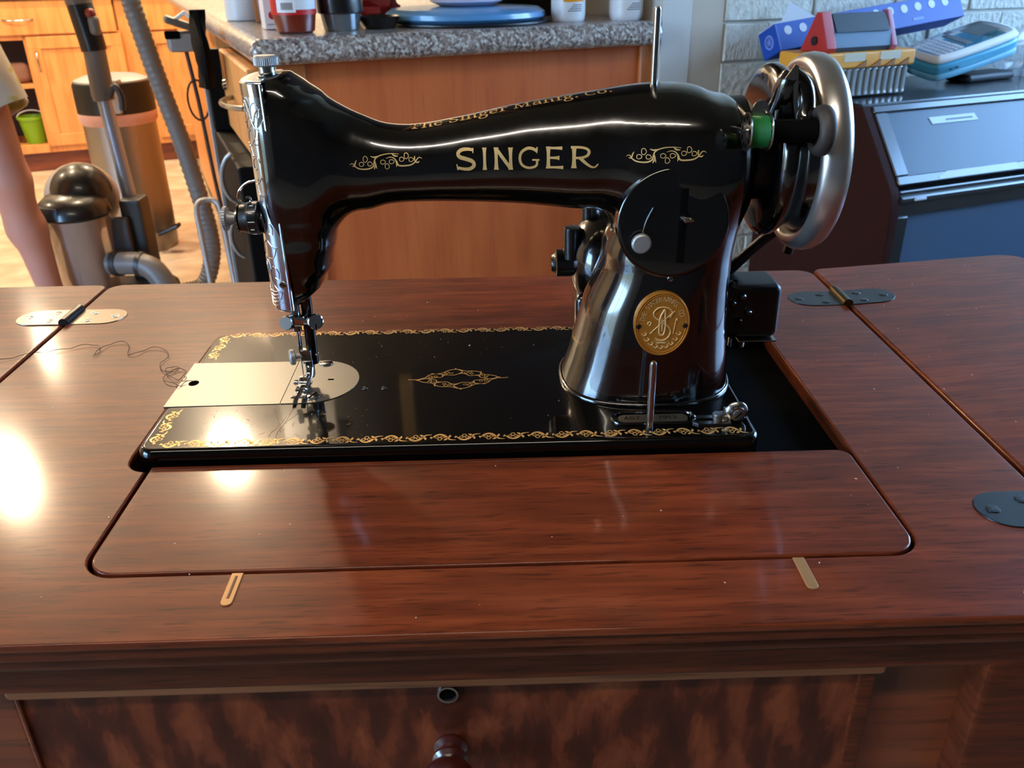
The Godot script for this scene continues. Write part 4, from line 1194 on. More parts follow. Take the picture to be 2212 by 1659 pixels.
func table() -> void:
	var t := wthing("sewing_table", "reddish brown veneered sewing table with side leaves, filling the lower half of the view", "table", Vector3(0.1855, 0, -0.085))
	var outer := rrect(-0.137, -0.320, 0.508, 0.150, [0.014, 0.014, 0.002, 0.002])
	var hole := PackedVector2Array()
	for p in [Vector2(-0.004, -0.172)]: hole.append(p)
	for p in spline(v2s([-0.0045, -0.010, -0.003, 0.0, 0.002, 0.006, 0.009, 0.0085]), 4): hole.append(p)
	for p in rrect(0.0092, 0.0, 0.4228, 0.1042, [0.0, 0.0, 0.017, 0.017], 7):
		if p.y > 0.05: hole.append(p)
	# the loop runs down the left side, along the front from left to right, and back
	var fr := []
	for p in hole: if p.y > 0.05: fr.append(p)
	fr.reverse()
	var h2 := PackedVector2Array()
	h2.append(Vector2(-0.004, -0.172))
	for p in spline(v2s([-0.0045, -0.010, -0.003, 0.0, 0.002, 0.006, 0.009, 0.0085]), 4): h2.append(p)
	for p in fr: h2.append(p)
	h2.append(Vector2(0.4238, -0.178)); h2.append(Vector2(0.419, -0.186)); h2.append(Vector2(0.006, -0.186))
	var top := MB.new()
	board(top, outer, h2, TT - 0.0045, TT, 0.0012, 0.2)
	rpart(t, "top", top, M.veneer, 50)
	# front flap in its opening
	var fl := MB.new()
	board(fl, rrect(0.0112, 0.0035, 0.4212, 0.1026, [0.0015, 0.008, 0.016, 0.0155], 7), PackedVector2Array(), TT - 0.0115, TT + 0.0002, 0.0011, 0.2)
	rpart(t, "front_flap", fl, M.veneer_flap, 50)
	var lf := MB.new()
	board(lf, rrect(-0.36, -0.322, -0.1398, 0.150, [0.02, 0.01, 0.002, 0.02]), PackedVector2Array(), TT - 0.0115, TT - 0.0003, 0.0022, -0.25)
	rpart(t, "left_leaf", lf, M.veneer_leaf, 50)
	var rl := MB.new()
	board(rl, rrect(0.0, -0.322, 0.192, 0.150, [0.008, 0.022, 0.02, 0.002]), PackedVector2Array(), -0.0115, 0.0, 0.0022, 0.1)
	var ro := rpart(t, "right_leaf", rl, M.veneer_leaf, 50)
	ro.position += Vector3(0.5112, TT, 0)
	ro.rotation.z = 0.06
	# hinges: a plate let into each board, knuckle between
	var blackened := coat(mat(Color(0.04, 0.055, 0.065), 0.42, 0.4), 0.35, 0.15)
	for hq in [[-0.1386, -0.240, -1], [-0.1386, 0.069, -1], [0.5098, -0.2445, 1], [0.5098, 0.069, 1]]:
		var hn := Node3D.new()
		hn.name = "hinge"
		t.add_child(hn, true)
		hn.position = Vector3(hq[0], TT, hq[1]) - t.get_meta("base")
		var fine := coat(mat(Color(0.45, 0.41, 0.36), 0.28, 0.95), 0.3, 0.2) if hq[2] < 0 else blackened
		for s in [-1.0, 1.0]:
			var pl := P2([0.003 * s, -0.0165])
			for k in 11:
				var an := -PI * 0.5 + PI * k / 10.0
				pl.append(Vector2((0.0285 + 0.0165 * cos(an)) * s, 0.0165 * sin(an)))
			pl.append(Vector2(0.003 * s, 0.0165))
			var hp := part(hn, "hinge_plate", MB.new().prism(pl, -0.0012, 0.0006, 0.0005, Transform3D(Basis(Vector3(1, 0, 0), Vector3(0, 0, 1), Vector3(0, -1, 0)).scaled(Vector3(1, -1, 1)), Vector3())), fine)
			# the prism runs along local z, turned to run down from the table top
			if s > 0 and hq[2] > 0:
				hp.rotation.z = 0.06
			for sc in [[0.036, 0.0], [0.016, -0.0085], [0.016, 0.0085]]:
				var x := X3(Vector3(sc[0] * s, 0.0004, sc[1]))
				part(hp, "screw", MB.new().lathe([Vector2(0.0037, 0.0), Vector2(0.0034, 0.0006), Vector2(0.0, 0.0009)], x, 16).rbox(Vector3(0, 0.0009, 0), Vector3(0.006, 0.0003, 0.0008), 0.0001, x * X3(Vector3(), 0, 40)), M.nickel if hq[2] < 0 else fine)
		part(hn, "knuckle", MB.new().tube([Vector3(0, 0.0012, -0.0165), Vector3(0, 0.0012, 0.0165)], 0.0042, 14), M.black_satin if hq[2] < 0 else M.old_brass)
	# brass slides let into the front rail
	for q in [[0.0872, 0.0, 0], [0.3588, 0.0, 1]]:
		var pl := P2([-0.0028, 0.1046, 0.0028, 0.1046])
		for k in 7:
			var an := PI * k / 6.0
			pl.append(Vector2(0.0028 * cos(an), 0.1252 + 0.0028 * sin(an)))
		var sl := MB.new().prism(pl, -0.0005, 0.0006, 0.0003, Transform3D(Basis(Vector3(1, 0, 0), Vector3(0, 0, 1), Vector3(0, 1, 0)), Vector3(q[0], TT, 0)))
		var so := rpart(t, "brass_slide", sl, mat(Color(0.62, 0.47, 0.30), 0.45, 0.5))
		if q[2] == 0: part(so, "groove", MB.new().rbox(Vector3(q[0], TT + 0.0007, 0.115), Vector3(0.0012, 0.0003, 0.016), 0.0001), mat(Color(0.35, 0.2, 0.1), 0.6))
	# mouldings and front
	var mo := MB.new()
	for q in [[0.7543, 0.007, 0.0, 0.0012], [0.7462, 0.0092, 0.003, 0.003]]:
		mo.rbox(Vector3(0.1855, q[0], 0.1295 - q[2]), Vector3(0.6435 - q[2] * 2, q[1], 0.038), q[3])
		mo.rbox(Vector3(0.1855, q[0], -0.3005 + q[2]), Vector3(0.6435 - q[2] * 2, q[1], 0.036), q[3])
		mo.rbox(Vector3(-0.122 + q[2], q[0], -0.086), Vector3(0.028, q[1], 0.43), q[3])
		mo.rbox(Vector3(0.493 - q[2], q[0], -0.086), Vector3(0.028, q[1], 0.43), q[3])
	rpart(t, "top_molding", mo, M.molding)
	var li := MB.new()
	li.rbox(Vector3(0.4305, 0.7485, -0.05), Vector3(0.012, 0.0175, 0.30), 0.001)
	li.rbox(Vector3(-0.0115, 0.7485, -0.08), Vector3(0.012, 0.0175, 0.22), 0.001)
	li.rbox(Vector3(0.21, 0.7485, -0.193), Vector3(0.45, 0.0175, 0.012), 0.001)
	rpart(t, "well_lining", li, M.molding)
	rpart(t, "cove_molding", MB.new().rbox(Vector3(0.1855, 0.7305, -0.086), Vector3(0.634, 0.0225, 0.445), 0.003), M.molding)
	rpart(t, "carcass", MB.new().rbox(Vector3(0.186, 0.62, -0.094), Vector3(0.60, 0.2, 0.40), 0.004), M.side_wood)
	var bead = M.side_wood
	rpart(t, "rail", MB.new().rbox(Vector3(0.188, 0.7155, 0.124), Vector3(0.424, 0.008, 0.016), 0.002), M.rail_wood)
	var dp := rpart(t, "drop_front", MB.new().rbox(Vector3(0.188, 0.6155, 0.121), Vector3(0.418, 0.19, 0.014), 0.0015), M.burl)
	part(dp, "bead", MB.new().rbox(Vector3(0.188, 0.7108, 0.1285), Vector3(0.422, 0.0022, 0.003), 0.0009).rbox(Vector3(-0.0205, 0.6155, 0.1285), Vector3(0.0022, 0.19, 0.003), 0.0009), bead)
	part(dp, "bead", MB.new().rbox(Vector3(0.3925, 0.6155, 0.128), Vector3(0.009, 0.19, 0.004), 0.0015), M.molding)
	part(dp, "keyhole_ring", MB.new().lathe([Vector2(0.0038, 0.0), Vector2(0.0042, 0.0016), Vector2(0.0052, 0.0016), Vector2(0.0055, 0.0)], AZ(Vector3(0.1865, 0.7042, 0.128)), 28), M.nickel)
	part(dp, "keyhole", MB.new().cyl(0.0040, 0.0, 0.0004, AZ(Vector3(0.1865, 0.7042, 0.128)), 20), M.slot)
	part(dp, "knob", MB.new().lathe([Vector2(0.008, 0.0), Vector2(0.0085, 0.003), Vector2(0.006, 0.005), Vector2(0.0058, 0.007), Vector2(0.0085, 0.009), Vector2(0.0088, 0.0105), Vector2(0.007, 0.0125), Vector2(0.0095, 0.015), Vector2(0.0125, 0.0195), Vector2(0.013, 0.024), Vector2(0.010, 0.029), Vector2(0.0, 0.0315)], AZ(Vector3(0.1862, 0.6685, 0.127)), 36), coat(mat(Color(0.22, 0.07, 0.05), 0.3), 0.8, 0.06))
	rpart(t, "stile", MB.new().rbox(Vector3(-0.036, 0.62, 0.119), Vector3(0.028, 0.2, 0.016), 0.003), bead)
	rpart(t, "side_panel", MB.new().rbox(Vector3(0.423, 0.62, 0.114), Vector3(0.052, 0.2, 0.014), 0.001), bead)
	rpart(t, "corner_post", MB.new().rbox(Vector3(0.474, 0.62, 0.12), Vector3(0.056, 0.22, 0.034), 0.004), M.molding)
	rpart(t, "corner_post", MB.new().rbox(Vector3(-0.085, 0.62, 0.115), Vector3(0.06, 0.22, 0.034), 0.004), M.molding)
	for q in [[-0.09, 0.10], [0.46, 0.10], [-0.09, -0.26], [0.46, -0.26]]:
		rpart(t, "leg", MB.new().lathe([Vector2(0.0, 0.0), Vector2(0.014, 0.0), Vector2(0.018, 0.02), Vector2(0.022, 0.2), Vector2(0.027, 0.42), Vector2(0.02, 0.46), Vector2(0.03, 0.49), Vector2(0.03, 0.53), Vector2(0.0, 0.53)], X3(Vector3(q[0], 0, q[1])), 24), M.molding)
	# black support under the machine, seen to the right of its bed
	rpart(t, "support_plate", MB.new().rbox(Vector3(0.21, 0.7475, -0.0905), Vector3(0.44, 0.006, 0.196), 0.001), mat(Color(0.012, 0.012, 0.014), 0.75, 0.0, 0.12))

func small_things() -> void:
	# brown thread lying in coils on the left of the table
	var pts := spline(v2s([7, -94, 3, -90, 0, -84, -3, -84, -5, -90, -6, -98, -2, -101, 2, -97, -2, -94, -8, -104, -16, -108, -21, -114, -20, -125, -14, -130, -8, -124, -10, -112, -18, -118, -24, -128, -21, -134, -15, -130, -20, -124, -28, -130, -32, -142, -30, -152, -36, -164, -48, -170, -56, -160, -62, -158, -66, -172, -74, -182, -84, -178, -88, -164, -87, -156, -86, -166, -92, -176, -102, -178, -112, -172, -122, -168, -136, -164, -150, -156, -168, -150, -190, -150]), 6)
	var p3 := []
	for i in pts.size():
		var over: float = pts[i].x > -1.0
		p3.append(Vector3(pts[i].x * 0.001, (BT if over else TT) + 0.0006 + 0.0012 * absf(sin(i * 0.35)), pts[i].y * 0.001))
	solo("thread", MB.new().tube(p3, 0.00022, 5), mat(Color(0.14, 0.06, 0.03), 0.8), "loose brown thread lying in loops on the table left of the machine", "thread")
	var rng := RandomNumberGenerator.new()
	rng.seed = 9
	var m := MB.new()
	for i in 150:
		var x := rng.randf_range(-0.13, 0.66)
		var z := rng.randf_range(-0.3, 0.145)
		var on_bed := x > 0.0 and x < 0.37 and z < 0.0 and z > -0.175
		if x > 0.37 and x < 0.43 and z < 0.004 and z > -0.19: continue
		var y := BT if on_bed else TT
		if x > 0.505: y = TT + tan(0.06) * maxf(x - 0.511, 0.0) + 0.0002
		var r := rng.randf_range(0.0001, 0.0003)
		m.rbox(Vector3(0, r, 0), Vector3(r * rng.randf_range(1.5, 5.0), r * 1.6, r * 2.0), r * 0.5, X3(Vector3(x, y, z), 0, rng.randf() * 180, 0), 1)
	var li := solo("lint", m, mat(Color(0.85, 0.78, 0.72), 0.9), "pale specks of lint and dust scattered over the table top and machine bed", "lint")
	li.set_meta("kind", "stuff")
# ---- the sewing machine, in millimetres from the front left corner of its bed -------------------------------------------
var LA := {}
func lut(rows: Array, col: int, n := 260) -> PackedFloat32Array:
	var o := PackedFloat32Array()
	o.resize(n)
	var k := 0
	for i in n:
		var x := float(i) * 1.5 - 6.0
		while k < rows.size() - 2 and x > rows[k + 1][0]: k += 1
		var a: Array = rows[k]
		var b: Array = rows[k + 1]
		var pa: Array = rows[maxi(k - 1, 0)]
		var pb: Array = rows[mini(k + 2, rows.size() - 1)]
		var u := clampf((x - a[0]) / (b[0] - a[0]), 0.0, 1.0)
		var ma: float = 0.0 if k == 0 else (b[col] - pa[col]) / (b[0] - pa[0]) * (b[0] - a[0])
		var mb: float = 0.0 if k + 2 >= rows.size() else (pb[col] - a[col]) / (pb[0] - a[0]) * (b[0] - a[0])
		var u2 := u * u
		var u3 := u2 * u
		o[i] = (2 * u3 - 3 * u2 + 1) * a[col] + (u3 - 2 * u2 + u) * ma + (-2 * u3 + 3 * u2) * b[col] + (u3 - u2) * mb
	return o
func at_(l: PackedFloat32Array, x: float) -> float:
	var f := clampf((x + 6.0) / 1.5, 0.0, l.size() - 1.001)
	var i := int(f)
	return lerpf(l[i], l[i + 1], f - i)
func smax(a: float, b: float, k: float) -> float: return -smin(-a, -b, k)
func sup(dx: float, dy: float, n: float) -> float: return pow(pow(absf(dx), n) + pow(absf(dy), n), 1.0 / n)
func body_sdf(p: Vector3) -> float:
	var d := 1e9
	# pillar
	if p.x > 225.0:
		var xl := at_(LA.pl, p.y)
		var xr := at_(LA.pr, p.y)
		var zf := at_(LA.pf, p.y)
		var zb := at_(LA.pb, p.y)
		var hx := (xr - xl) * 0.5
		var hz := (zf - zb) * 0.5
		var f := (sup((p.x - (xl + xr) * 0.5) / hx, (p.z - (zf + zb) * 0.5) / hz, 2.5) - 1.0) * minf(hx, hz)
		d = smax(smax(f, p.y - 176.0, 14.0), -4.0 - p.y, 2.0)
	# arm
	var t := at_(LA.at, p.x)
	var b := at_(LA.ab, p.x)
	var rz := at_(LA.az, p.x)
	var ry := (t - b) * 0.5
	var fa := (sup((p.y - (t + b) * 0.5) / ry, (p.z + 89.0) / rz, 2.25) - 1.0) * minf(ry, rz)
	fa = smax(smax(fa, p.x - 366.0, 12.0), 86.0 - p.x, 6.0)
	d = smin(d, fa, 15.0)
	# head
	if p.x < 190.0:
		var hl := at_(LA.hl, p.y)
		var hr := at_(LA.hr, p.y)
		var hz := at_(LA.hz, p.y)
		var hx := (hr - hl) * 0.5
		var fh := (sup((p.x - (hl + hr) * 0.5) / hx, (p.z + 89.0) / hz, 2.7) - 1.0) * minf(hx, hz)
		fh = smax(smax(fh, p.y - 196.5, 4.0), 57.5 - p.y, 5.0)
		d = smin(d, fh, 13.0)
	return d
func mm(x: float, y: float, z: float) -> Vector3: return Vector3(x * 0.001, BT + y * 0.001, z * 0.001)
# the point of the casting in front of (x, y), a little off its surface
func on_body(v: Vector2) -> Vector3:
	var z := -25.0
	for i in 26:
		var f := body_sdf(Vector3(v.x, v.y, z))
		if f < 0.02: break
		z -= clampf(f * 0.7, 0.02, 6.0)
	return mm(v.x, v.y, z + 0.12)
func on_bed(v: Vector2) -> Vector3: return mm(v.x, 0.1, v.y)

# one repeat of the gilt border: a wave of stem, two leaves and a three-petalled flower. Unit length 1, height about 0.42
func motif(m: MB, f: Callable, w: float, up: float) -> void:
	var g := func(p: Vector2) -> Vector3: return f.call(Vector2(p.x, p.y * up))
	var thick := func(u: float) -> float: return w * (0.5 + 1.6 * sin(PI * u))
	ribbon(m, spline(v2s([0.0, 0.10, 0.14, -0.12, 0.34, -0.20, 0.52, -0.12, 0.66, 0.06, 0.78, 0.17, 1.0, 0.20]), 5), thick, g)
	ribbon(m, spline(v2s([0.62, 0.0, 0.60, 0.14, 0.50, 0.2]), 4), thick, g)
	ribbon(m, spline(v2s([0.64, 0.04, 0.74, -0.04, 0.76, -0.16]), 4), thick, g)
	ribbon(m, spline(v2s([0.0, 0.10, 0.0, 0.02, -0.06, -0.04]), 4), thick, g)
	for c in [[0.34, 0.11, 0.085, 0.085], [0.22, -0.01, 0.085, 0.065], [0.45, -0.01, 0.08, 0.065]]:
		var lp := []
		for k in 12: lp.append(Vector2(c[0] + c[2] * cos(TAU * k / 12.0), c[1] + c[3] * sin(TAU * k / 12.0)))
		ribbon(m, lp, w * 0.75, g, true)
# a spray of three flowers on a winding stem; unit length 1
func spray(m: MB, f: Callable) -> void:
	var stem := func(u: float) -> float: return 0.005 + 0.014 * sin(PI * u)
	for a in [[0.0, -0.03, 0.025, -0.012, 0.05, -0.02, 0.075, -0.055, 0.12, -0.085, 0.19, -0.098, 0.27, -0.093, 0.32, -0.065, 0.335, -0.02, 0.35, 0.03, 0.40, 0.065, 0.48, 0.085, 0.58, 0.09, 0.68, 0.08], [0.03, -0.045, 0.055, -0.05, 0.07, -0.03, 0.085, 0.01, 0.1, 0.03], [0.29, 0.07, 0.33, 0.055, 0.38, 0.06, 0.43, 0.075], [0.33, -0.11, 0.345, -0.07, 0.36, -0.04], [0.37, -0.10, 0.355, -0.05, 0.35, 0.0], [0.50, 0.03, 0.55, 0.045, 0.60, 0.035, 0.635, 0.0, 0.65, -0.05, 0.69, -0.072, 0.76, -0.074, 0.84, -0.065, 0.90, -0.03, 0.94, 0.02, 0.97, 0.03, 1.0, 0.012], [0.64, -0.09, 0.645, -0.04, 0.63, 0.0], [0.68, -0.08, 0.655, -0.04, 0.645, 0.0], [0.58, 0.09, 0.62, 0.06, 0.67, 0.055], [0.90, -0.03, 0.935, -0.035, 0.965, -0.02], [0.90, -0.03, 0.895, 0.02, 0.90, 0.05]]:
		ribbon(m, spline(v2s(a), 5), stem, f)
	for c in [[0.215, 0.035, 0.030, 0.040], [0.16, -0.03, 0.032, 0.028], [0.275, -0.03, 0.032, 0.028], [0.51, -0.075, 0.030, 0.036], [0.455, -0.015, 0.034, 0.028], [0.575, -0.015, 0.034, 0.028], [0.78, 0.055, 0.030, 0.038], [0.715, 0.012, 0.032, 0.028], [0.845, 0.005, 0.032, 0.028]]:
		var lp := []
		for k in 14:
			var an := TAU * k / 14.0
			lp.append(Vector2(c[0] + c[2] * cos(an) * (1.0 + 0.12 * cos(an * 3.0)), c[1] + c[3] * sin(an)))
		ribbon(m, lp, 0.0085, f, true)

func letter_s(m: MB, ch: String, x0: float, y0: float, w: float, h: float, sk: Callable) -> void:
	var g := func(p: Vector2) -> Vector3: return sk.call(Vector2(x0 + p.x * w, y0 + p.y * h))
	var k := h / w
	var L := func(a: Array, tw): ribbon(m, spline(v2s(a), 6) if a.size() > 4 else spline([Vector2(a[0], a[1]), Vector2((a[0] + a[2]) * 0.5, (a[1] + a[3]) * 0.5), Vector2(a[2], a[3])], 4), tw, g)
	var flare := func(u: float) -> float: return 0.17 + 0.10 * absf(u * 2.0 - 1.0) ** 3
	var thin := func(u: float) -> float: return 0.10 + 0.06 * u ** 3
	match ch:
		"S": L.call([0.86, 0.90, 0.60, 0.93, 0.30, 0.90, 0.12, 0.76, 0.20, 0.60, 0.50, 0.51, 0.82, 0.40, 0.90, 0.22, 0.70, 0.07, 0.40, 0.06, 0.10, 0.12], func(u): return 0.12 + 0.06 * sin(PI * u)); L.call([0.86, 0.98, 0.86, 0.76], func(u): return 0.07 - 0.02 * u); L.call([0.10, 0.02, 0.04, 0.28], func(u): return 0.08 - 0.03 * u)
		"I": L.call([0.5, 0.0, 0.5, 1.0], func(u): return 0.50 + 0.30 * absf(u * 2.0 - 1.0) ** 3)
		"N": L.call([0.12, 0.0, 0.12, 1.0], flare); L.call([0.14, 0.93, 0.90, 0.05], func(u): return 0.17); L.call([0.90, 0.0, 0.90, 1.0], flare)
		"G": L.call([0.90, 0.82, 0.70, 0.92, 0.45, 0.93, 0.18, 0.76, 0.10, 0.48, 0.20, 0.20, 0.48, 0.06, 0.78, 0.10, 0.90, 0.22, 0.90, 0.42], func(u): return 0.14 - 0.04 * u); L.call([0.68, 0.42, 1.02, 0.42], func(_u): return 0.08); L.call([0.91, 0.99, 0.90, 0.72], func(u): return 0.08 - 0.03 * u)
		"E": L.call([0.16, 0.0, 0.16, 1.0], flare); L.call([0.1, 0.94, 0.90, 0.94], thin); L.call([0.16, 0.50, 0.70, 0.50], thin); L.call([0.1, 0.06, 0.96, 0.06], thin); L.call([0.72, 0.40, 0.72, 0.60], func(_u): return 0.05)
		"R": L.call([0.14, 0.0, 0.14, 1.0], func(u): return 0.13 + 0.08 * absf(u * 2.0 - 1.0) ** 3); L.call([0.02, 0.94, 0.40, 0.94, 0.62, 0.86, 0.68, 0.72, 0.60, 0.56, 0.40, 0.48, 0.16, 0.47], func(_u): return 0.11); L.call([0.36, 0.47, 0.58, 0.22, 0.78, 0.06, 0.92, 0.06, 1.02, 0.20], func(u): return 0.14 - 0.09 * u)

# letters of a TextMesh laid out flat, each vertex sent through f (Vector2 in mm -> Vector3)
func text_on(m: MB, s: String, size: float, f: Callable, serif := true) -> void:
	var tm := TextMesh.new()
	var fo := SystemFont.new()
	fo.font_names = PackedStringArray(["Droid Serif" if serif else "Droid Sans"])
	tm.font = fo
	tm.text = s
	tm.font_size = 32
	tm.pixel_size = size / 32.0
	tm.depth = 0.0
	tm.curve_step = 1.5
	var a := tm.get_mesh_arrays()
	var v: PackedVector3Array = a[Mesh.ARRAY_VERTEX]
	var ix: PackedInt32Array = a[Mesh.ARRAY_INDEX] if a[Mesh.ARRAY_INDEX] != null else PackedInt32Array(range(v.size()))
	for i in range(0, ix.size(), 3):
		m.tri(f.call(Vector2(v[ix[i]].x, v[ix[i]].y)), f.call(Vector2(v[ix[i + 2]].x, v[ix[i + 2]].y)), f.call(Vector2(v[ix[i + 1]].x, v[ix[i + 1]].y)))

func slot_screw(par: Node3D, nm: String, x: Transform3D, r: float, mt: Material, turn := 30.0, hgt := 0.0011) -> void:
	var o := rpart(par, nm, MB.new().lathe([Vector2(r * 1.02, 0.0), Vector2(r, hgt * 0.5), Vector2(r * 0.8, hgt), Vector2(0, hgt * 1.15)], x, 24), mt)
	part(o, "slot", MB.new().rbox(Vector3(0, hgt * 1.1, 0), Vector3(r * 1.8, hgt * 0.3, r * 0.22), 0.00003, x * X3(Vector3(), 0, turn), 1), M.slot)
func knurled(m: MB, x: Transform3D, r: float, h0: float, h1: float, n := 44) -> void:
	var rings := []
	for q in [[0.0, h0, 0.0], [0.8, h0, 0.0], [1.0, h0 + (h1 - h0) * 0.14, 1.0], [1.0, h0 + (h1 - h0) * 0.8, 1.0], [0.82, h1, 0.0], [0.0, h1 + (h1 - h0) * 0.06, 0.0]]:
		var g := PackedVector3Array()
		for j in n * 2:
			var an := TAU * j / (n * 2)
			var rr: float = r * q[0] * (1.0 - (0.035 if j % 2 else 0.0) * q[2])
			g.append(x * Vector3(cos(an) * rr, q[1], sin(an) * rr))
		rings.append(g)
	m.loft(rings, false, false)

func machine() -> void:
	var arm := [[84, 194, 110, 28], [99, 194.5, 112, 29], [107, 188.5, 113, 28], [120, 182.5, 115, 26.5], [136, 175.2, 118.5, 24.5], [151, 169.5, 122, 23.5], [170, 168.4, 123.2, 24], [198, 172.6, 122.7, 26], [230, 178.8, 121, 29], [274, 185.3, 117, 34], [311, 189.6, 112, 40], [334, 188, 110, 42], [352, 181, 112, 41], [366, 173, 116, 37]]
	LA.at = lut(arm, 1); LA.ab = lut(arm, 2); LA.az = lut(arm, 3)
	var pil := [[-6, 257.5, 369.5, -40, -138], [0, 258.2, 369, -40.4, -138], [18, 263.5, 367, -42, -136], [56, 273, 364.3, -44.5, -133], [88, 283, 363.8, -45.5, -131], [110, 288, 366, -46, -130], [140, 290, 367.5, -46.5, -130], [170, 296, 366, -50, -128], [185, 305, 355, -56, -122]]
	LA.pl = lut(pil, 1); LA.pr = lut(pil, 2); LA.pf = lut(pil, 3); LA.pb = lut(pil, 4)
	var hd := [[54, 79, 84, 12], [57, 78, 87, 15], [60, 77.5, 91, 18], [66, 77, 99, 21], [73, 77, 105, 23.5], [86, 77, 112, 26], [103, 77, 116, 28], [115, 77, 118, 29], [135, 77, 121, 30], [155, 77, 124, 30], [175, 77, 121, 29], [186, 77, 112, 27.5], [193, 78, 104, 25], [198, 80, 97, 20]]
	LA.hl = lut(hd, 1); LA.hr = lut(hd, 2); LA.hz = lut(hd, 3)
	var s := wthing("sewing_machine", "glossy black vintage sewing machine with gilt lettering and chrome hand wheel in the table", "sewing machine", Vector3(0.1855, BT - 0.016, -0.089))
	# bed
	var bed := MB.new()
	var rings := []
	for q in [[0.6, -16.0], [0.0, -15.2], [0.0, -5.0], [0.5, -2.6], [1.4, -1.0], [2.6, -0.25], [4.2, 0.0]]:
		var r := PackedVector3Array()
		for p in rrect(0.0, -178.0, 371.0, 0.0, [9.0, 9.0, 9.0, 11.0], 8):
			var c := Vector2(clampf(p.x, 12, 359), clampf(p.y, -166, -12))
			var v := p - c
			var l := v.length()
			p = c + v * ((l - q[0]) / l)
			r.append(mm(p.x, q[1], p.y))
		rings.append(r)
	bed.loft(rings)
	rpart(s, "bed", bed, M.bed_black, 35)
	rpart(s, "arm_casting", nets(body_sdf, Vector3(70, -8, -145), Vector3(376, 202, -32), 3.0, 0.001), M.japan).position += Vector3(0, BT, 0)
	rpart(s, "base_flange", MB.new().loft(flange()), M.japan, 50)
	# plates let into the bed
	rpart(s, "slide_plate", MB.new().prism(P2([-0.5, -123, 73.6, -122, 73.6, -57.2, -0.5, -56.5]), -0.001, 0.0004, 0.0002, bedx()), M.steel)
	rpart(s, "finger_hole", MB.new().prism(oval(8.7, -90.5, 3.4, 4.2), 0.0, 0.00045, 0.0, bedx()), M.slot)
	var np := P2([74.2, -122, 84, -122])
	for k in 19:
		var an := -PI * 0.5 + PI * k / 18.0
		np.append(Vector2(90 + 30.5 * cos(an), -89.6 + 32.4 * sin(an)))
	np.append(Vector2(84, -57.2)); np.append(Vector2(74.2, -57.2))
	var npl := rpart(s, "needle_plate", MB.new().prism(np, -0.001, 0.0005, 0.0003, bedx()), M.steel)
	var sl := MB.new()
	sl.rbox(mm(84, 0.55, -88), Vector3(0.0035, 0.0002, 0.013), 0.00005, Transform3D(), 1)
	sl.rbox(mm(101.3, 0.5, -91), Vector3(0.004, 0.0003, 0.0018), 0.00005, Transform3D(), 1)
	part(npl, "slot", sl, M.slot)
	slot_screw(s, "plate_screw", X3(mm(94, 0.5, -117)), 0.0046, M.nickel, 8)
	slot_screw(s, "plate_screw", X3(mm(93.6, 0.5, -66)), 0.0046, M.nickel, 62)
	for q in [[126, -77], [139, -76.5]]: slot_screw(s, "bed_screw", X3(mm(q[0], -0.4, q[1])), 0.0022, M.black_satin, 20)
	gilding(s)
	face(s)
	presser(s)
	wheel(s)
	pillar_parts(s)
func bedx() -> Transform3D:   # polygon in mm (x, z) on the bed, thickness in metres upwards
	return Transform3D(Basis(Vector3(0.001, 0, 0), Vector3(0, 0, 0.001), Vector3(0, 1, 0)), Vector3(0, BT, 0))
func flange() -> Array:
	var rings := []
	for q in [[1.2, 0.0], [1.2, 1.2], [0.7, 2.2], [-0.4, 2.8]]:
		var r := PackedVector3Array()
		for k in 64:
			var an := TAU * k / 64
			var c := cos(an)
			var sn := sin(an)
			var rr := pow(pow(absf(c), 2.5) + pow(absf(sn), 2.5), -1.0 / 2.5)
			r.append(mm(313.6 + c * rr * (55.6 + q[0]), q[1], -89.2 + sn * rr * (48.8 + q[0])))
		rings.append(r)
	return rings

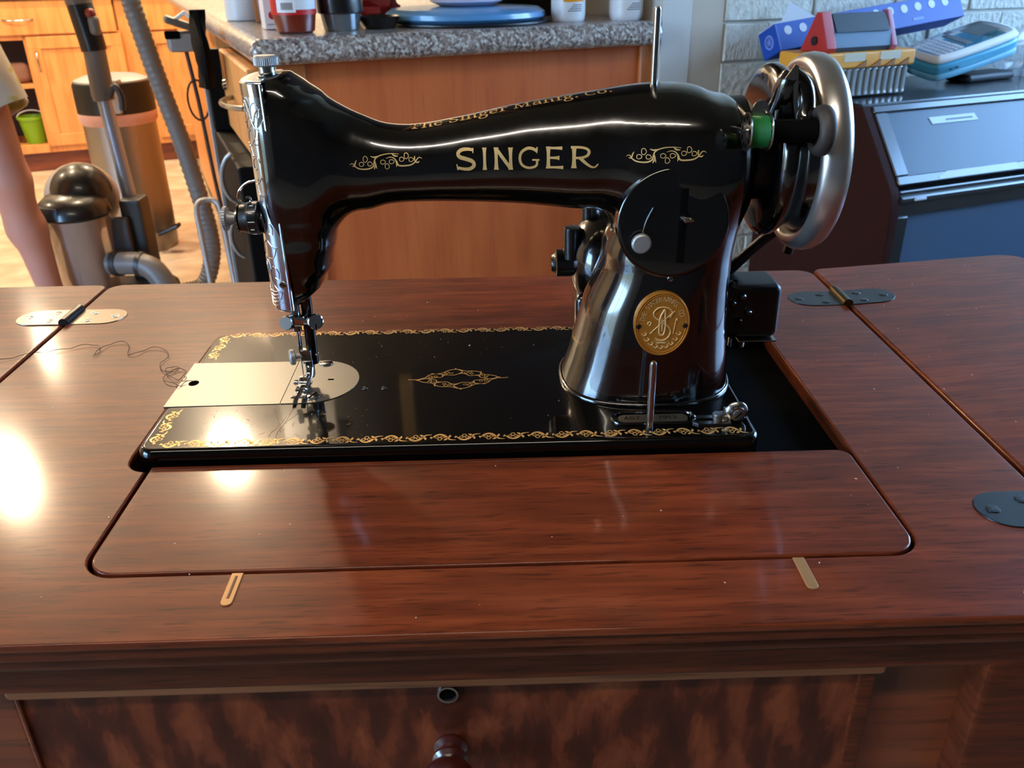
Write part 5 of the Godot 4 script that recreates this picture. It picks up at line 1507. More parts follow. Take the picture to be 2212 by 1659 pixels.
func gilding(s: Node3D) -> void:
	# SINGER across the arm
	var m := MB.new()
	for q in [["S", 193.6, 146.4, 11.6, 12.6], ["I", 208.6, 146.6, 3.2, 12.4], ["N", 215.6, 146.8, 10.6, 12.4], ["G", 229.2, 147.1, 12.2, 12.4], ["E", 245.0, 147.5, 10.6, 12.2], ["R", 259.0, 147.9, 15.6, 12.3]]:
		letter_s(m, q[0], q[1], q[2], q[3], q[4], on_body)
	rpart(s, "lettering", m, M.gold_bright)
	m = MB.new()
	for q in [[132.3, 151.6, 41.8, 0.03], [290.3, 156.1, 43.4, 0.04]]:
		var f := func(p: Vector2) -> Vector3: return on_body(Vector2(q[0] + p.x * q[2], q[1] + p.y * q[2] + p.x * q[3] * 30.0))
		spray(m, f)
	rpart(s, "arm_ornament", m, M.gold_bright)
	# lettering along the crest of the arm
	m = MB.new()
	var crest := func(p: Vector2) -> Vector3:
		var x := 226.0 + p.x
		var z := -89.0 + 5.0 - p.y
		var y := 215.0
		for i in 30:
			var d := body_sdf(Vector3(x, y, z))
			if d < 0.03: break
			y -= clampf(d * 0.7, 0.02, 8.0)
		return mm(x, y + 0.12, z)
	text_on(m, "The Singer Manfg. Co.", 11.5, crest)
	rpart(s, "crest_lettering", m, M.gold)
	# borders round the bed
	m = MB.new()
	for row in [[14.0, 364.0, -8.6, 24], [12.0, 300.0, -173.4, 20]]:
		var n: int = row[3]
		var L: float = (row[1] - row[0]) / n
		for k in n:
			if row[2] > -20.0 and k > 2 and k < 5 and false: continue
			var f := func(p: Vector2) -> Vector3: return on_bed(Vector2(row[0] + (k + p.x) * L, row[2] - p.y * 17.0))
			motif(m, f, 0.05, 1.0 if k % 2 == 0 else -1.0)
	for k in 3:
		var f := func(p: Vector2) -> Vector3: return on_bed(Vector2(9.3 + p.y * 17.0, -10.0 - (k + p.x) * 14.4))
		motif(m, f, 0.05, 1.0 if k % 2 == 0 else -1.0)
	for k in 3:
		var f := func(p: Vector2) -> Vector3: return on_bed(Vector2(9.3 + p.y * 17.0, -172.0 + (k + p.x) * 14.4))
		motif(m, f, 0.05, 1.0 if k % 2 == 0 else -1.0)
	rpart(s, "bed_border", m, M.gold)
	# lozenge in the middle of the bed
	m = MB.new()
	var loz := func(u: float, k: float) -> Vector2:
		var an := TAU * u
		var c := cos(an)
		var sn := sin(an)
		var rr := pow(pow(absf(c), 1.25) + pow(absf(sn), 1.25), -1.0 / 1.25)
		return Vector2(188.0 + c * rr * lerpf(17.0, 28.5, k), -88.4 + sn * rr * lerpf(6.5, 16.0, k))
	for side in 2:
		var pts := []
		for i in 128: pts.append(loz.call(i / 128.0, (0.12 if side == 0 else 0.86) + 0.13 * sin(TAU * i / 128.0 * 8.0 + PI * side)))
		ribbon(m, pts, 0.55, on_bed, true)
	for i in 8:
		for q in [[0.0, 0.62, 1.5], [-0.022, 0.4, 1.2], [0.022, 0.4, 1.2]]:
			var c: Vector2 = loz.call((i + 0.5) / 8.0 + q[0], q[1])
			var lp := []
			for k in 10: lp.append(c + Vector2(cos(TAU * k / 10.0), sin(TAU * k / 10.0) * 0.85) * q[2])
			ribbon(m, lp, 0.32, on_bed, true)
		var o0: Vector2 = loz.call(i / 8.0, 0.15)
		var o1: Vector2 = loz.call(i / 8.0 + 0.02, 0.55)
		var o2: Vector2 = loz.call(i / 8.0 - 0.015, 1.12)
		ribbon(m, spline([o0, o1, o2], 4), 0.7, on_bed)
	for qx in [-1.0, 1.0]: ribbon(m, spline(v2s([188.0 + qx * 27.0, -88.4, 188.0 + qx * 30.0, -88.2, 188.0 + qx * 34.0, -88.8]), 4), 0.6, on_bed)
	rpart(s, "lozenge_ornament", m, M.gold)
	# wear: a long crack in the varnish and short scratches on the left of the bed
	m = MB.new()
	var rng := RandomNumberGenerator.new()
	rng.seed = 21
	for br in [[84, -52, 80, -12], [82, -40, 76, -14], [82, -30, 90, -47], [81, -24, 72, -52]]:
		var pts := []
		for k in 10:
			var u := k / 9.0
			pts.append(Vector2(lerpf(br[0], br[2], u) + rng.randf_range(-0.7, 0.7), lerpf(br[1], br[3], u)))
		ribbon(m, pts, 0.22, on_bed)
	for i in 70:
		var c := Vector2(rng.randf_range(25, 135), rng.randf_range(-50, -6))
		var d := Vector2.from_angle(rng.randf() * TAU) * rng.randf_range(0.4, 3.2)
		ribbon(m, [c, c + d * 0.5 + Vector2(0.1, 0.1), c + d], rng.randf_range(0.1, 0.25), on_bed)
	for i in 40:
		var c := Vector2(rng.randf_range(90, 250), rng.randf_range(-168, -120))
		var d := Vector2.from_angle(rng.randf() * TAU) * rng.randf_range(0.3, 1.6)
		ribbon(m, [c, c + d * 0.5 + Vector2(0.1, 0.0), c + d], 0.16, on_bed)
	rpart(s, "wear_scratches", m, mat(Color(0.50, 0.36, 0.24), 0.6)).set_meta("kind", "stuff")

# nickelled face plate: half-round in plan, engraved
func face(s: Node3D) -> void:
	var pt := func(an: float, y: float, off: float) -> Vector3:
		var u := clampf((y - 60.0) / 137.0, 0.0, 1.0)
		var az := lerpf(25.5, 30.5, u)
		var ax := 16.5
		var c := cos(an)
		var sn := sin(an)
		var rr := pow(pow(absf(c), 2.4) + pow(absf(sn), 2.4), -1.0 / 2.4)
		return mm(89.0 + c * rr * (ax + off), y, -89.0 + sn * rr * (az + off))
	var rings := []
	for q in [[60.0, -1.5], [61.0, -0.4], [62.0, 0.0], [196.0, 0.0], [197.0, -0.4], [197.6, -1.6]]:
		var r := PackedVector3Array()
		for k in 41: r.append(pt.call(PI * 0.5 + PI * k / 40.0, q[0], q[1]))
		rings.append(r)
	var fp := rpart(s, "face_plate", MB.new().loft(rings), M.plate_chrome, 50)
	# raised rim on the front edge and engraved scrolls
	var e := []
	for k in 24: e.append(pt.call(PI * 0.5 + 0.02, 62.0 + 134.0 * k / 23.0, 0.3))
	part(fp, "rim", MB.new().tube(e, 0.0011, 8), M.chrome)
	var m := MB.new()
	var sc := func(a: Array, w: float):
		var P := []
		for v in spline(v2s(a), 6): P.append(pt.call(PI * 0.5 + v.x, v.y, 0.0))
		m.tube(P, w, 6)
	for q in [[0.25, 180.0, 1.0], [0.75, 172.0, -1.0], [0.7, 150.0, -1.0], [0.4, 112.0, 1.0], [0.4, 84.0, 1.0]]:
		var x: float = q[0]
		var y: float = q[1]
		var f: float = q[2]
		sc.call([x - 0.2 * f, y - 9.0, x, y - 10.0, x + 0.26 * f, y - 5.0, x + 0.3 * f, y + 2.0, x + 0.12 * f, y + 6.0, x - 0.05 * f, y + 3.0, x - 0.02 * f, y - 1.5, x + 0.1 * f, y - 1.0], 0.00036)
		sc.call([x + 0.26 * f, y - 5.0, x + 0.5 * f, y - 9.0, x + 0.55 * f, y - 15.0], 0.00036)
		sc.call([x - 0.1 * f, y - 10.0, x + 0.05 * f, y - 16.0, x + 0.3 * f, y - 17.0], 0.0003)
		for k in 3: sc.call([x + (0.3 + 0.12 * k) * f, y + 3.0 - k * 2.0, x + (0.42 + 0.12 * k) * f, y + 9.0 - k * 2.0, x + (0.62 + 0.1 * k) * f, y + 11.0 - k * 2.0], 0.00036)
	for k in 5: sc.call([0.9 + 0.02 * k, 188.0 - k * 3.4, 1.15, 186.5 - k * 3.4, 1.4, 187.5 - k * 3.4], 0.0004)
	for k in 5: sc.call([0.35, 75.0 - k * 2.0, 0.75, 73.0 - k * 2.4, 1.2, 74.5 - k * 2.6], 0.00032)
	part(fp, "engraving", m, M.plate_chrome)
	part(fp, "band", MB.new().loft(face_band(pt)), M.chrome, 50)
	slot_screw(s, "face_screw", AD(pt.call(PI * 0.5 + 0.25, 79.0, 0.0), Vector3(0.1, 0, 1)), 0.0022, M.nickel, 70)
	# thread tension assembly, pointing left
	var tx := AX(mm(75, 118.5, -72)) * Transform3D(Basis(Vector3(1, 0, 0), PI), Vector3())   # local y to the left
	var tn := rpart(s, "tension_dial", MB.new().lathe([Vector2(0.0085, 0.0), Vector2(0.0098, 0.001), Vector2(0.0098, 0.006), Vector2(0.0092, 0.0066), Vector2(0.0092, 0.0072), Vector2(0.0088, 0.0078), Vector2(0.0080, 0.0115), Vector2(0.0065, 0.0122), Vector2(0, 0.0122)], tx, 36), M.black_plastic)
	var tk := MB.new()
	for k in 12: tk.rbox(Vector3(0.0099, 0.0035, 0), Vector3(0.0004, 0.004 if k % 3 == 0 else 0.0022, 0.0005), 0.0001, tx * Transform3D(Basis(Vector3.UP, TAU * k / 12.0), Vector3()), 1)
	part(tn, "dial_mark", tk, M.white_paint)
	part(tn, "disc", MB.new().lathe([Vector2(0.004, 0.0122), Vector2(0.0082, 0.0124), Vector2(0.0084, 0.0134), Vector2(0.004, 0.0142)], tx, 32), M.nickel)
	var kn := MB.new()
	knurled(kn, tx, 0.0072, 0.0195, 0.0225, 30)
	kn.lathe([Vector2(0.0035, 0.0135), Vector2(0.0032, 0.016), Vector2(0.0045, 0.0195)], tx, 20)
	part(tn, "thumb_nut", kn, M.satin_steel)
	rpart(s, "check_spring", MB.new().tube(spline([mm(76, 142, -66), mm(70, 140, -68), mm(65, 135, -69), mm(64, 130, -70), mm(67.5, 127.5, -70), mm(71, 129, -70), mm(70.5, 131.5, -70), mm(68.5, 131, -70)], 5), 0.0007, 8), M.chrome)
	# presser bar cap on top
	var cx := X3(mm(86.5, 0, -87))
	var cp := MB.new()
	knurled(cp, cx, 0.0070, 0.2025, 0.2085, 40)
	rpart(s, "pressure_cap", cp, M.satin_steel, 25)
	rpart(s, "pressure_neck", MB.new().lathe([Vector2(0.0052, 0.195), Vector2(0.0052, 0.1968), Vector2(0.0046, 0.1972), Vector2(0.0046, 0.1985), Vector2(0.005, 0.199), Vector2(0.0046, 0.2), Vector2(0.0047, 0.203)], cx, 28), M.nickel)
	rpart(s, "top_bracket", MB.new().rbox(mm(93, 196.8, -89), Vector3(0.011, 0.0018, 0.010), 0.0007), M.nickel)
	slot_screw(s, "top_screw", X3(mm(82, 197.4, -97)), 0.0016, M.nickel)
func face_band(pt: Callable) -> Array:
	var rings := []
	for q in [[189.0, -0.2], [189.2, 0.5], [196.0, 0.5], [196.4, -0.2]]:
		var r := PackedVector3Array()
		for k in 41: r.append(pt.call(PI * 0.5 + PI * k / 40.0, q[0], q[1]))
		rings.append(r)
	return rings

func presser(s: Node3D) -> void:
	var dark := mat(Color(0.30, 0.28, 0.27), 0.2, 1.0)
	rpart(s, "presser_bar", MB.new().tube([mm(91.5, 64, -89), mm(91.5, 14.5, -89)], 0.0038, 20), dark)
	rpart(s, "needle_bar", MB.new().tube([mm(84.5, 64, -84.5), mm(84.5, 40, -84.5)], 0.0033, 20), M.nickel)
	rpart(s, "needle", MB.new().tube([mm(84.8, 42, -84.5), mm(84.8, 20, -84.5), mm(84.8, 19, -84.5), mm(84.8, 1.5, -84.5)], [0.0010, 0.0010, 0.0006, 0.0002], 10), M.chrome)
	rpart(s, "thread_guide", MB.new().tube([mm(86, 40, -84), mm(86.3, 16, -84)], 0.0006, 8), M.chrome)
	# needle clamp with its thumb screw
	var cl := rpart(s, "needle_clamp", MB.new().lathe([Vector2(0.0, -0.0035), Vector2(0.0042, -0.0035), Vector2(0.0048, -0.002), Vector2(0.0048, 0.002), Vector2(0.0042, 0.0035), Vector2(0, 0.0035)], AD(mm(80.5, 47.3, -80), Vector3(-0.25, 0.25, 1)), 28), M.nickel)
	part(cl, "collar", MB.new().rbox(Vector3(), Vector3(0.010, 0.0072, 0.009), 0.0015, X3(mm(86.5, 48.2, -83))), M.chrome)
	part(cl, "screw_shank", MB.new().tube([mm(90, 48, -81), mm(93, 48, -80.5), mm(93, 48, -80.5), mm(95.5, 48, -80)], [0.0024, 0.0024, 0.0014, 0.0014], 14), M.chrome)
	part(cl, "thumb_screw", MB.new().lathe([Vector2(0, -0.0012), Vector2(0.0046, -0.0012), Vector2(0.0051, -0.0006), Vector2(0.0051, 0.0008), Vector2(0.0045, 0.0014), Vector2(0, 0.0014)], AD(mm(98.5, 48.2, -78.5), Vector3(0.35, 0.25, 1)), 28), M.chrome)
	part(cl, "slot", MB.new().rbox(Vector3(0.0035, 0.0014, 0), Vector3(0.004, 0.0004, 0.0008), 0.0001, AD(mm(98.5, 48.2, -78.5), Vector3(0.35, 0.25, 1)) * X3(Vector3(), 0, 0)), M.slot)
	rpart(s, "thread_cutter", MB.new().prism(oval(90.0, -94.0, 9.5, 8.0, 28), 0.0385, 0.0393, 0.0003, bedx()), M.brass)
	# foot
	var ft := rpart(s, "presser_foot", MB.new().rbox(mm(88.5, 22.3, -84.5), Vector3(0.0075, 0.0085, 0.006), 0.0012), M.nickel)
	part(ft, "shank", MB.new().rbox(mm(89.5, 12.5, -86), Vector3(0.0055, 0.014, 0.005), 0.001), M.chrome)
	var toe := MB.new()
	for q in [[81.2, 2.4], [86.6, 3.0]]:
		var pl := P2([-60.0, 3.2, -58.6, 4.2, -57.8, 3.6, -60.5, 1.9, -64.0, 1.2, -82.0, 1.2, -82.0, 2.8, -64.0, 2.6])
		toe.prism(pl, q[0] * 0.001, (q[0] + q[1]) * 0.001, 0.0003, Transform3D(Basis(Vector3(0, 0, 0.001), Vector3(0, 0.001, 0), Vector3(1, 0, 0)), Vector3(0, BT, 0)))
	toe.rbox(mm(85.3, 2.0, -79), Vector3(0.0085, 0.0018, 0.006), 0.0004)
	part(ft, "toe", toe, M.chrome)
	var hb := MB.new()
	hb.rbox(mm(86.5, 6.0, -80), Vector3(0.007, 0.0055, 0.0055), 0.001)
	hb.tube([mm(79.5, 5.2, -77.5), mm(91.5, 5.2, -77.5)], 0.0011, 10)
	hb.tube([mm(80.2, 5.4, -77.5), mm(82, 5.4, -77.5)], 0.0019, 10)
	part(ft, "hinge_block", hb, M.chrome)
	part(ft, "side_bar", MB.new().tube([mm(91.2, 13.5, -83), mm(91.0, 9.0, -79), mm(88.0, 3.5, -72)], 0.0011, 8), M.chrome)
	var ks := MB.new()
	knurled(ks, AD(mm(84.0, 22.3, -82.5), Vector3(-1, 0, 0.35)), 0.0052, 0.0025, 0.0062, 26)
	ks.tube([mm(86, 22.3, -83.2), mm(81, 22.3, -81.4)], 0.0018, 10)
	part(ft, "foot_screw", ks, M.satin_steel)
	part(ft, "bar_screw", MB.new().rbox(mm(95.3, 22.5, -86), Vector3(0.0025, 0.0022, 0.0022), 0.0008), M.chrome)

func wheel(s: Node3D) -> void:
	# collar, then the wheel turned round the arm's axis
	var ax := AX(mm(0, 148, -89))
	rpart(s, "shaft_collar", MB.new().lathe([Vector2(0.030, 0.350), Vector2(0.033, 0.352), Vector2(0.0335, 0.364), Vector2(0.031, 0.367), Vector2(0.028, 0.369), Vector2(0.0275, 0.380)], ax, 56), M.black_satin)
	var ax2 := AX(mm(0, 149.2, -89))
	var w := rpart(s, "hand_wheel", MB.new().lathe([Vector2(0.0, 0.3735), Vector2(0.024, 0.3735), Vector2(0.034, 0.3742), Vector2(0.044, 0.3750), Vector2(0.0485, 0.3765), Vector2(0.0505, 0.3795), Vector2(0.0505, 0.383), Vector2(0.0485, 0.3865), Vector2(0.046, 0.390), Vector2(0.0455, 0.394), Vector2(0.047, 0.398), Vector2(0.049, 0.401), Vector2(0.049, 0.405), Vector2(0.02, 0.407), Vector2(0, 0.407)], ax2, 80), M.japan, 50)
	var pr := []
	for k in 15:
		var an := TAU * k / 14.0
		pr.append(Vector2(0.0523 + 0.0060 * cos(an), 0.4050 + 0.0088 * sin(an)))
	part(w, "rim", MB.new().lathe(pr, AX(mm(0, 147, -89)), 80), M.rim_metal, 60)
	part(w, "stop_knob", MB.new().lathe([Vector2(0.0, 0.405), Vector2(0.02, 0.405), Vector2(0.021, 0.407), Vector2(0.021, 0.419), Vector2(0.019, 0.421), Vector2(0, 0.421)], ax, 40), M.chrome)
	# bobbin winder in front of the wheel
	var wd := rpart(s, "bobbin_winder", MB.new().tube([mm(364, 171, -30), mm(396, 171, -30)], [0.0062, 0.0062], 20), M.black_matte)
	part(wd, "tire_hub", MB.new().cyl(0.0085, 0.388, 0.3965, AX(mm(0, 171, -30)), 28), M.black_satin)
	var tp := []
	for k in 13:
		var an := TAU * k / 12.0
		tp.append(Vector2(0.0098 + 0.0038 * cos(an), 0.3915 + 0.0046 * sin(an)))
	part(wd, "rubber_tire", MB.new().lathe(tp, AX(mm(0, 171, -30)), 36), M.rubber)
	var br := MB.new()
	br.tube(spline([mm(368, 160, -58), mm(371, 172, -52), mm(374, 186, -46), mm(375, 194, -44), mm(377, 197, -44)], 4), 0.0065, 14)
	br.tube(spline([mm(377, 197, -46), mm(383, 192, -44), mm(385, 184, -42), mm(384, 175, -38), mm(383, 171, -33)], 4), 0.0055, 14)
	br.rbox(mm(377, 180, -47), Vector3(0.017, 0.032, 0.014), 0.006, Transform3D(), 3)
	br.tube([mm(366, 168, -62), mm(376, 172, -50)], 0.010, 16)
	part(wd, "bracket", br, M.japan)
	part(wd, "latch_plate", MB.new().prism(P2([371.0, 197.0, 375.5, 204.0, 377.5, 203.0, 379.0, 186.0, 381.5, 174.5, 379.5, 173.0, 377.0, 184.0, 375.5, 196.0]), -0.0385, -0.0375, 0.0003, Transform3D(Basis(Vector3(0.001, 0, 0), Vector3(0, 0.001, 0), Vector3(0, 0, 1)), Vector3(0, BT, 0))), M.nickel)
	part(wd, "spindle_latch", MB.new().prism(oval(358.8, 181.5, 4.4, 5.2, 24), -0.036, -0.0345, 0.0005, Transform3D(Basis(Vector3(0.001, 0, 0), Vector3(0, 0.001, 0), Vector3(0, 0, 1)), Vector3(0, BT, 0))), M.nickel)
	part(wd, "spindle", MB.new().tube([mm(350.0, 171, -30), mm(366, 171, -30)], 0.0024, 14), M.nickel)
	# the bobbin on the spindle
	var b := wthing("bobbin", "steel bobbin wound with green thread on the winder beside the hand wheel", "bobbin", mm(358, 161, -30))
	for x in [351.2, 362.4]:
		var fl := MB.new()
		fl.lathe([Vector2(0.0026, x * 0.001 - 0.0005), Vector2(0.0099, x * 0.001 - 0.0005), Vector2(0.0102, x * 0.001), Vector2(0.0099, x * 0.001 + 0.0005), Vector2(0.0026, x * 0.001 + 0.0005)], AX(mm(0, 171, -30)), 48)
		var fo := rpart(b, "flange", fl, M.nickel)
		var ho := MB.new()
		for k in 9:
			ho.cyl(0.00125, x * 0.001 - 0.0007, x * 0.001 + 0.0007, AX(mm(0, 171 + 7.4 * cos(TAU * k / 9.0), -30 + 7.4 * sin(TAU * k / 9.0))), 12)
		part(fo, "hole", ho, M.slot)
		part(fo, "hub_ring", MB.new().lathe([Vector2(0.0026, x * 0.001 - 0.0009), Vector2(0.0034, x * 0.001 - 0.0009), Vector2(0.0036, x * 0.001 + 0.0009), Vector2(0.0026, x * 0.001 + 0.0009)], AX(mm(0, 171, -30)), 28), M.nickel)
	var th := []
	th.append(Vector2(0.003, 0.3517))
	for k in 49: th.append(Vector2(0.0082 + (0.00012 if k % 2 else -0.00006), 0.3518 + 0.0101 * k / 48.0))
	th.append(Vector2(0.003, 0.362))
	rpart(b, "wound_thread", MB.new().lathe(th, AX(mm(0, 171, -30)), 40), M.green)

func pillar_parts(s: Node3D) -> void:
	# round cover with the stitch lever
	var cx := AZ(mm(318.3, 117, 0))
	var cv := rpart(s, "stitch_cover", MB.new().lathe([Vector2(0.0325, -0.056), Vector2(0.0325, -0.0452), Vector2(0.0318, -0.0444), Vector2(0.030, -0.0441), Vector2(0, -0.0436)], cx, 64), M.japan)
	part(cv, "lever_slot", MB.new().rbox(mm(323.5, 116, -43.7), Vector3(0.0045, 0.044, 0.0006), 0.0002), M.slot)
	part(cv, "lever", MB.new().tube([mm(323.5, 121, -44), mm(324.5, 121, -39), mm(327, 121.5, -37)], [0.0022, 0.0020, 0.0012], 10).rbox(mm(325.6, 121.2, -37.5), Vector3(0.0062, 0.0022, 0.003), 0.001), M.nickel)
	part(cv, "scale_slot", MB.new().tube(spline([mm(306.5, 127, -43.6), mm(303.2, 120, -43.6), mm(301.2, 112, -43.6), mm(300.6, 105, -43.6)], 4), 0.0011, 8), M.japan)
	var kn := MB.new()
	knurled(kn, AZ(mm(299.6, 107.2, 0)), 0.0058, -0.0425, -0.0385, 34)
	part(cv, "limit_knob", kn, M.satin_steel, 25)
	slot_screw(s, "cover_screw", AZ(mm(318.8, 149.2, -47.2)), 0.002, M.black_satin)
	slot_screw(s, "cover_screw", AZ(mm(319, 83.8, -45.6)), 0.002, M.nickel)
	# oval brass badge
	var bz := -0.0438
	var bx := Transform3D(Basis(Vector3(0.001, 0, 0), Vector3(0, 0.001, 0), Vector3(0, 0, 1)), mm(0, 0, 0) + Vector3(0, 0, bz)) * X3(Vector3(315.3, 55.6, 0))
	var badge := rpart(s, "badge", MB.new().prism(oval(0, 0, 17.0, 20.8, 56), -0.004, 0.0009, 0.0004, bx), M.brass)
	var m := MB.new()
	for q in [[16.2, 20.0, 0.00045], [14.9, 18.7, 0.0003]]:
		var r := []
		for k in 57: r.append(bx * Vector3(q[0] * cos(TAU * k / 56.0), q[1] * sin(TAU * k / 56.0), 0.001))
		m.tube(r, q[2], 6, false)
	part(badge, "rim", m, M.brass)
	m = MB.new()
	var txt := "THE SINGER MANFG. CO."
	for i in txt.length():
		if txt[i] == " ": continue
		var an := deg_to_rad(172.0 - 164.0 * (i + 0.3) / txt.length())
		var c := Vector2(12.4 * cos(an), 16.0 * sin(an) + 0.2)
		var dir := Vector2(12.4 * sin(an), -16.0 * cos(an)).normalized()
		var f := func(p: Vector2) -> Vector3:
			var v := c + dir * p.x + Vector2(-dir.y, dir.x) * p.y
			return bx * Vector3(v.x, v.y, 0.0013)
		text_on(m, txt[i], 4.1, f, false)
	var tr := "TRADE MARK"
	for i in tr.length():
		if tr[i] == " ": continue
		var an := deg_to_rad(236.0 + 70.0 * (i + 0.3) / tr.length())
		var c := Vector2(8.8 * cos(an), 12.6 * sin(an))
		var dir := Vector2(-8.8 * sin(an), 12.6 * cos(an)).normalized()
		var f := func(p: Vector2) -> Vector3:
			var v := c + dir * p.x + Vector2(-dir.y, dir.x) * p.y
			return bx * Vector3(v.x, v.y, 0.0013)
		text_on(m, tr[i], 2.0, f, false)
	part(badge, "lettering", m, M.gold_bright)
	m = MB.new()
	var T := func(a: Array, w: float):
		var P := []
		for v in spline(v2s(a), 5): P.append(bx * Vector3(v.x, v.y, 0.0010))
		m.tube(P, w, 6)
	# emblem: S of thread, shuttle, crossed needles, reel
	T.call([4.6, 4.2, 6.0, 7.5, 3.0, 10.5, -2.0, 10.8, -5.2, 8.0, -4.6, 4.6, -1.0, 2.0, 3.6, -1.4, 5.6, -5.0, 4.0, -9.0, 0.2, -10.8, -3.6, -9.2], 0.00045)
	T.call([-7.0, -6.2, -2.0, -1.0, 3.0, 4.2, 7.4, 8.4], 0.0004)
	T.call([-7.6, -1.0, -6.6, 1.2, -8.4, 1.4, -8.6, 0.0], 0.0004)
	T.call([7.2, -6.4, 8.6, 3.2, 9.2, 2.4, 8.0, 2.0], 0.0003)
	T.call([1.4, 9.6, -1.0, 5.0, -1.6, -1.0, -1.2, -6.0, 0.2, -7.2, 1.6, -6.0, 2.2, -1.0, 1.8, 5.0, 1.4, 9.6], 0.0006)
	T.call([0.2, 4.6, -0.1, 0.0, 0.2, -4.6, 0.5, 0.0, 0.2, 4.6], 0.0004)
	T.call([-2.6, -10.4, 0.0, -10.7, 2.6, -10.4], 0.0006)
	T.call([-2.6, -12.4, 0.0, -12.1, 2.6, -12.4], 0.0006)
	for k in 9:
		var an := deg_to_rad(205.0 + 130.0 * k / 8.0)
		var c := Vector2(11.6 * cos(an), 15.4 * sin(an))
		T.call([c.x - 1.5, c.y + 0.5, c.x, c.y - 0.8, c.x + 1.5, c.y + 0.4, c.x + 0.4, c.y + 1.3], 0.0004)
	part(badge, "emblem", m, M.gold_bright)
	for x in [-14.2, 14.2]: part(badge, "rivet", MB.new().lathe([Vector2(0.0016, 0.0), Vector2(0.0013, 0.0006), Vector2(0, 0.0009)], Transform3D(Basis(Vector3(1, 0, 0), Vector3(0, 0, 1), Vector3(0, -1, 0)), bx * Vector3(x, -1.2, 0.001)), 16), mat(Color(0.12, 0.08, 0.04), 0.5, 0.5))
	# spool pins
	for q in [[310.0, -87.0, 186.0, 231.0], [305.8, -13.5, 0.0, 44.7]]:
		var pn := rpart(s, "spool_pin", MB.new().lathe([Vector2(0.0021, q[2] * 0.001 - 0.002), Vector2(0.0021, q[3] * 0.001 - 0.0018), Vector2(0.0015, q[3] * 0.001 - 0.0004), Vector2(0, q[3] * 0.001)], X3(mm(q[0], 0, q[1])), 22), M.nickel)
		pn.name = "spool_pin" if q[2] > 0 else "spool_pin_001"
	# serial number boss
	var st := Transform3D(Basis(Vector3(0.001, 0, 0), Vector3(0, 0, -0.001), Vector3(0, 1, 0)), Vector3(0.310, BT, -0.0255))
	var ring := MB.new()
	var r0 := []
	for p in rrect(-25.5, -7.4, 25.5, 7.4, 7.3, 8): r0.append(st * Vector3(p.x, p.y, 0.0006))
	r0.append(r0[0])
	ring.tube(r0, 0.0011, 8, false)
	var sb := rpart(s, "serial_boss", ring, M.japan)
	part(sb, "number_plate", MB.new().prism(rrect(-21.5, -4.6, 21.5, 4.6, 4.5, 6), -0.0004, 0.0005, 0.0002, st), mat(Color(0.36, 0.32, 0.26), 0.4, 0.7))
	m = MB.new()
	text_on(m, "AG7", 5.4, func(p: Vector2) -> Vector3: return st * Vector3(p.x - 13.0, p.y, 0.0008), false)
	text_on(m, "7913", 5.4, func(p: Vector2) -> Vector3: return st * Vector3(p.x + 9.0, p.y, 0.0008), false)
	part(sb, "number", m, M.slot)
	# tension guide of the bobbin winder, on the bed's right corner
	var gd := rpart(s, "winder_guide", MB.new().prism(P2([334, -24, 336, -26, 356, -26, 356, -15, 336, -15, 333, -18]), 0.0, 0.0012, 0.0004, bedx()), M.nickel)
	part(gd, "slot", MB.new().rbox(mm(342, 1.25, -20.5), Vector3(0.012, 0.0002, 0.003), 0.00008), M.slot)
	part(gd, "screw", MB.new().lathe([Vector2(0.0034, 0.0), Vector2(0.0034, 0.0035), Vector2(0.003, 0.004), Vector2(0, 0.004)], X3(mm(349, 1.0, -21)), 24), M.steel)
	part(gd, "bracket", MB.new().rbox(mm(358, 4.6, -21), Vector3(0.0125, 0.0095, 0.0015), 0.0006).rbox(mm(353, 2.4, -22), Vector3(0.004, 0.0036, 0.008), 0.001), M.nickel)
	part(gd, "tension_disc", MB.new().lathe([Vector2(0.0066, -0.0205), Vector2(0.007, -0.0195), Vector2(0.0066, -0.0185), Vector2(0.0048, -0.0175), Vector2(0.0045, -0.016), Vector2(0, -0.016)], AZ(mm(359.8, 6.6, 0)), 36), M.nickel)
	part(gd, "disc_groove", MB.new().lathe([Vector2(0.0050, -0.0174), Vector2(0.0050, -0.0168), Vector2(0.0036, -0.0166), Vector2(0.0036, -0.0159)], AZ(mm(359.8, 6.6, 0)), 32), M.black_satin)
	slot_screw(gd, "disc_screw", AZ(mm(359.8, 6.6, -15.9)), 0.0033, M.steel, 45)
	gd.get_child(gd.get_child_count() - 1).position = Vector3()
	# motor behind the pillar, brush tube and cap at its left
	var mo := rpart(s, "motor", MB.new().lathe([Vector2(0.0, 0.268), Vector2(0.014, 0.268), Vector2(0.022, 0.271), Vector2(0.031, 0.278), Vector2(0.034, 0.288), Vector2(0.034, 0.36), Vector2(0, 0.36)], AX(mm(0, 66, -140)), 48), M.japan)
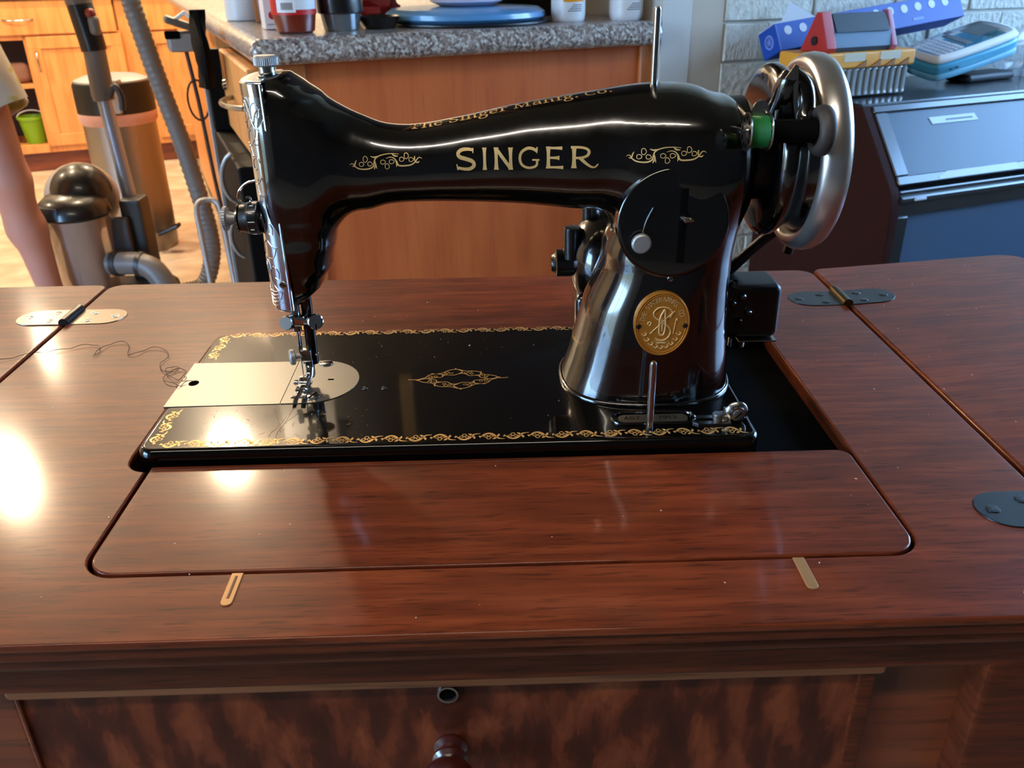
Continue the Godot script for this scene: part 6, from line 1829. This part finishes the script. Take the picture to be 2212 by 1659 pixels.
	part(mo, "motor_cap", MB.new().lathe([Vector2(0, 0.254), Vector2(0.0055, 0.254), Vector2(0.007, 0.2565), Vector2(0.0095, 0.2575), Vector2(0.0095, 0.268), Vector2(0.011, 0.272)], AX(mm(0, 66, -133)), 30), M.black_plastic)
	part(mo, "brush_tube", MB.new().cyl(0.0062, 0.070, 0.0925, X3(mm(268, 0, -129)), 26, 0.0012), M.black_plastic)
	part(mo, "brush_tube", MB.new().cyl(0.0062, 0.088, 0.105, X3(mm(281, 0, -140)), 26, 0.0012), M.black_plastic)
	part(mo, "motor_foot", MB.new().rbox(mm(279, 22, -133), Vector3(0.018, 0.05, 0.03), 0.006, Transform3D(), 3), M.japan)
	# terminal box at the right with its cable
	var tb := rpart(s, "terminal_box", MB.new().rbox(mm(386.0, 40.5, -112), Vector3(0.040, 0.038, 0.034), 0.005, Transform3D(), 3), M.black_satin)
	var tm := MB.new()
	for q in [[373, 60, -98, 3.4], [378, 52, -95, 2.6], [372, 48, -94, 2.2], [383, 41, -94.5, 2.4], [377, 36, -94, 2.0]]: tm.lathe([Vector2(q[3] * 0.001, 0), Vector2(q[3] * 0.0009, 0.003), Vector2(0, 0.0045)], AD(mm(q[0], q[1], q[2]), Vector3(0.1, 0.5, 1)), 16)
	part(tb, "terminal_screw", tm, mat(Color(0.35, 0.38, 0.42), 0.12, 1.0))
	part(tb, "plug_pin", MB.new().tube([mm(383, 20, -112), mm(383, 10, -112)], 0.006, 18), M.japan)
	part(tb, "cover_edge", MB.new().rbox(mm(392, 20.4, -108), Vector3(0.026, 0.0012, 0.03), 0.0005), M.nickel)
	rpart(s, "cable", MB.new().tube(spline([mm(368, 52, -122), mm(378, 64, -122), mm(394, 80, -122), mm(412, 96, -122), mm(430, 112, -130), mm(436, 110, -150), mm(430, 60, -165)], 5), 0.0038, 12), M.black_satin)
	rpart(s, "switch_knob", MB.new().lathe([Vector2(0, 0.0), Vector2(0.0105, 0.0), Vector2(0.011, 0.0012), Vector2(0.0105, 0.004), Vector2(0.0, 0.0055)], AX(mm(367, 79, -112)), 28), M.japan)
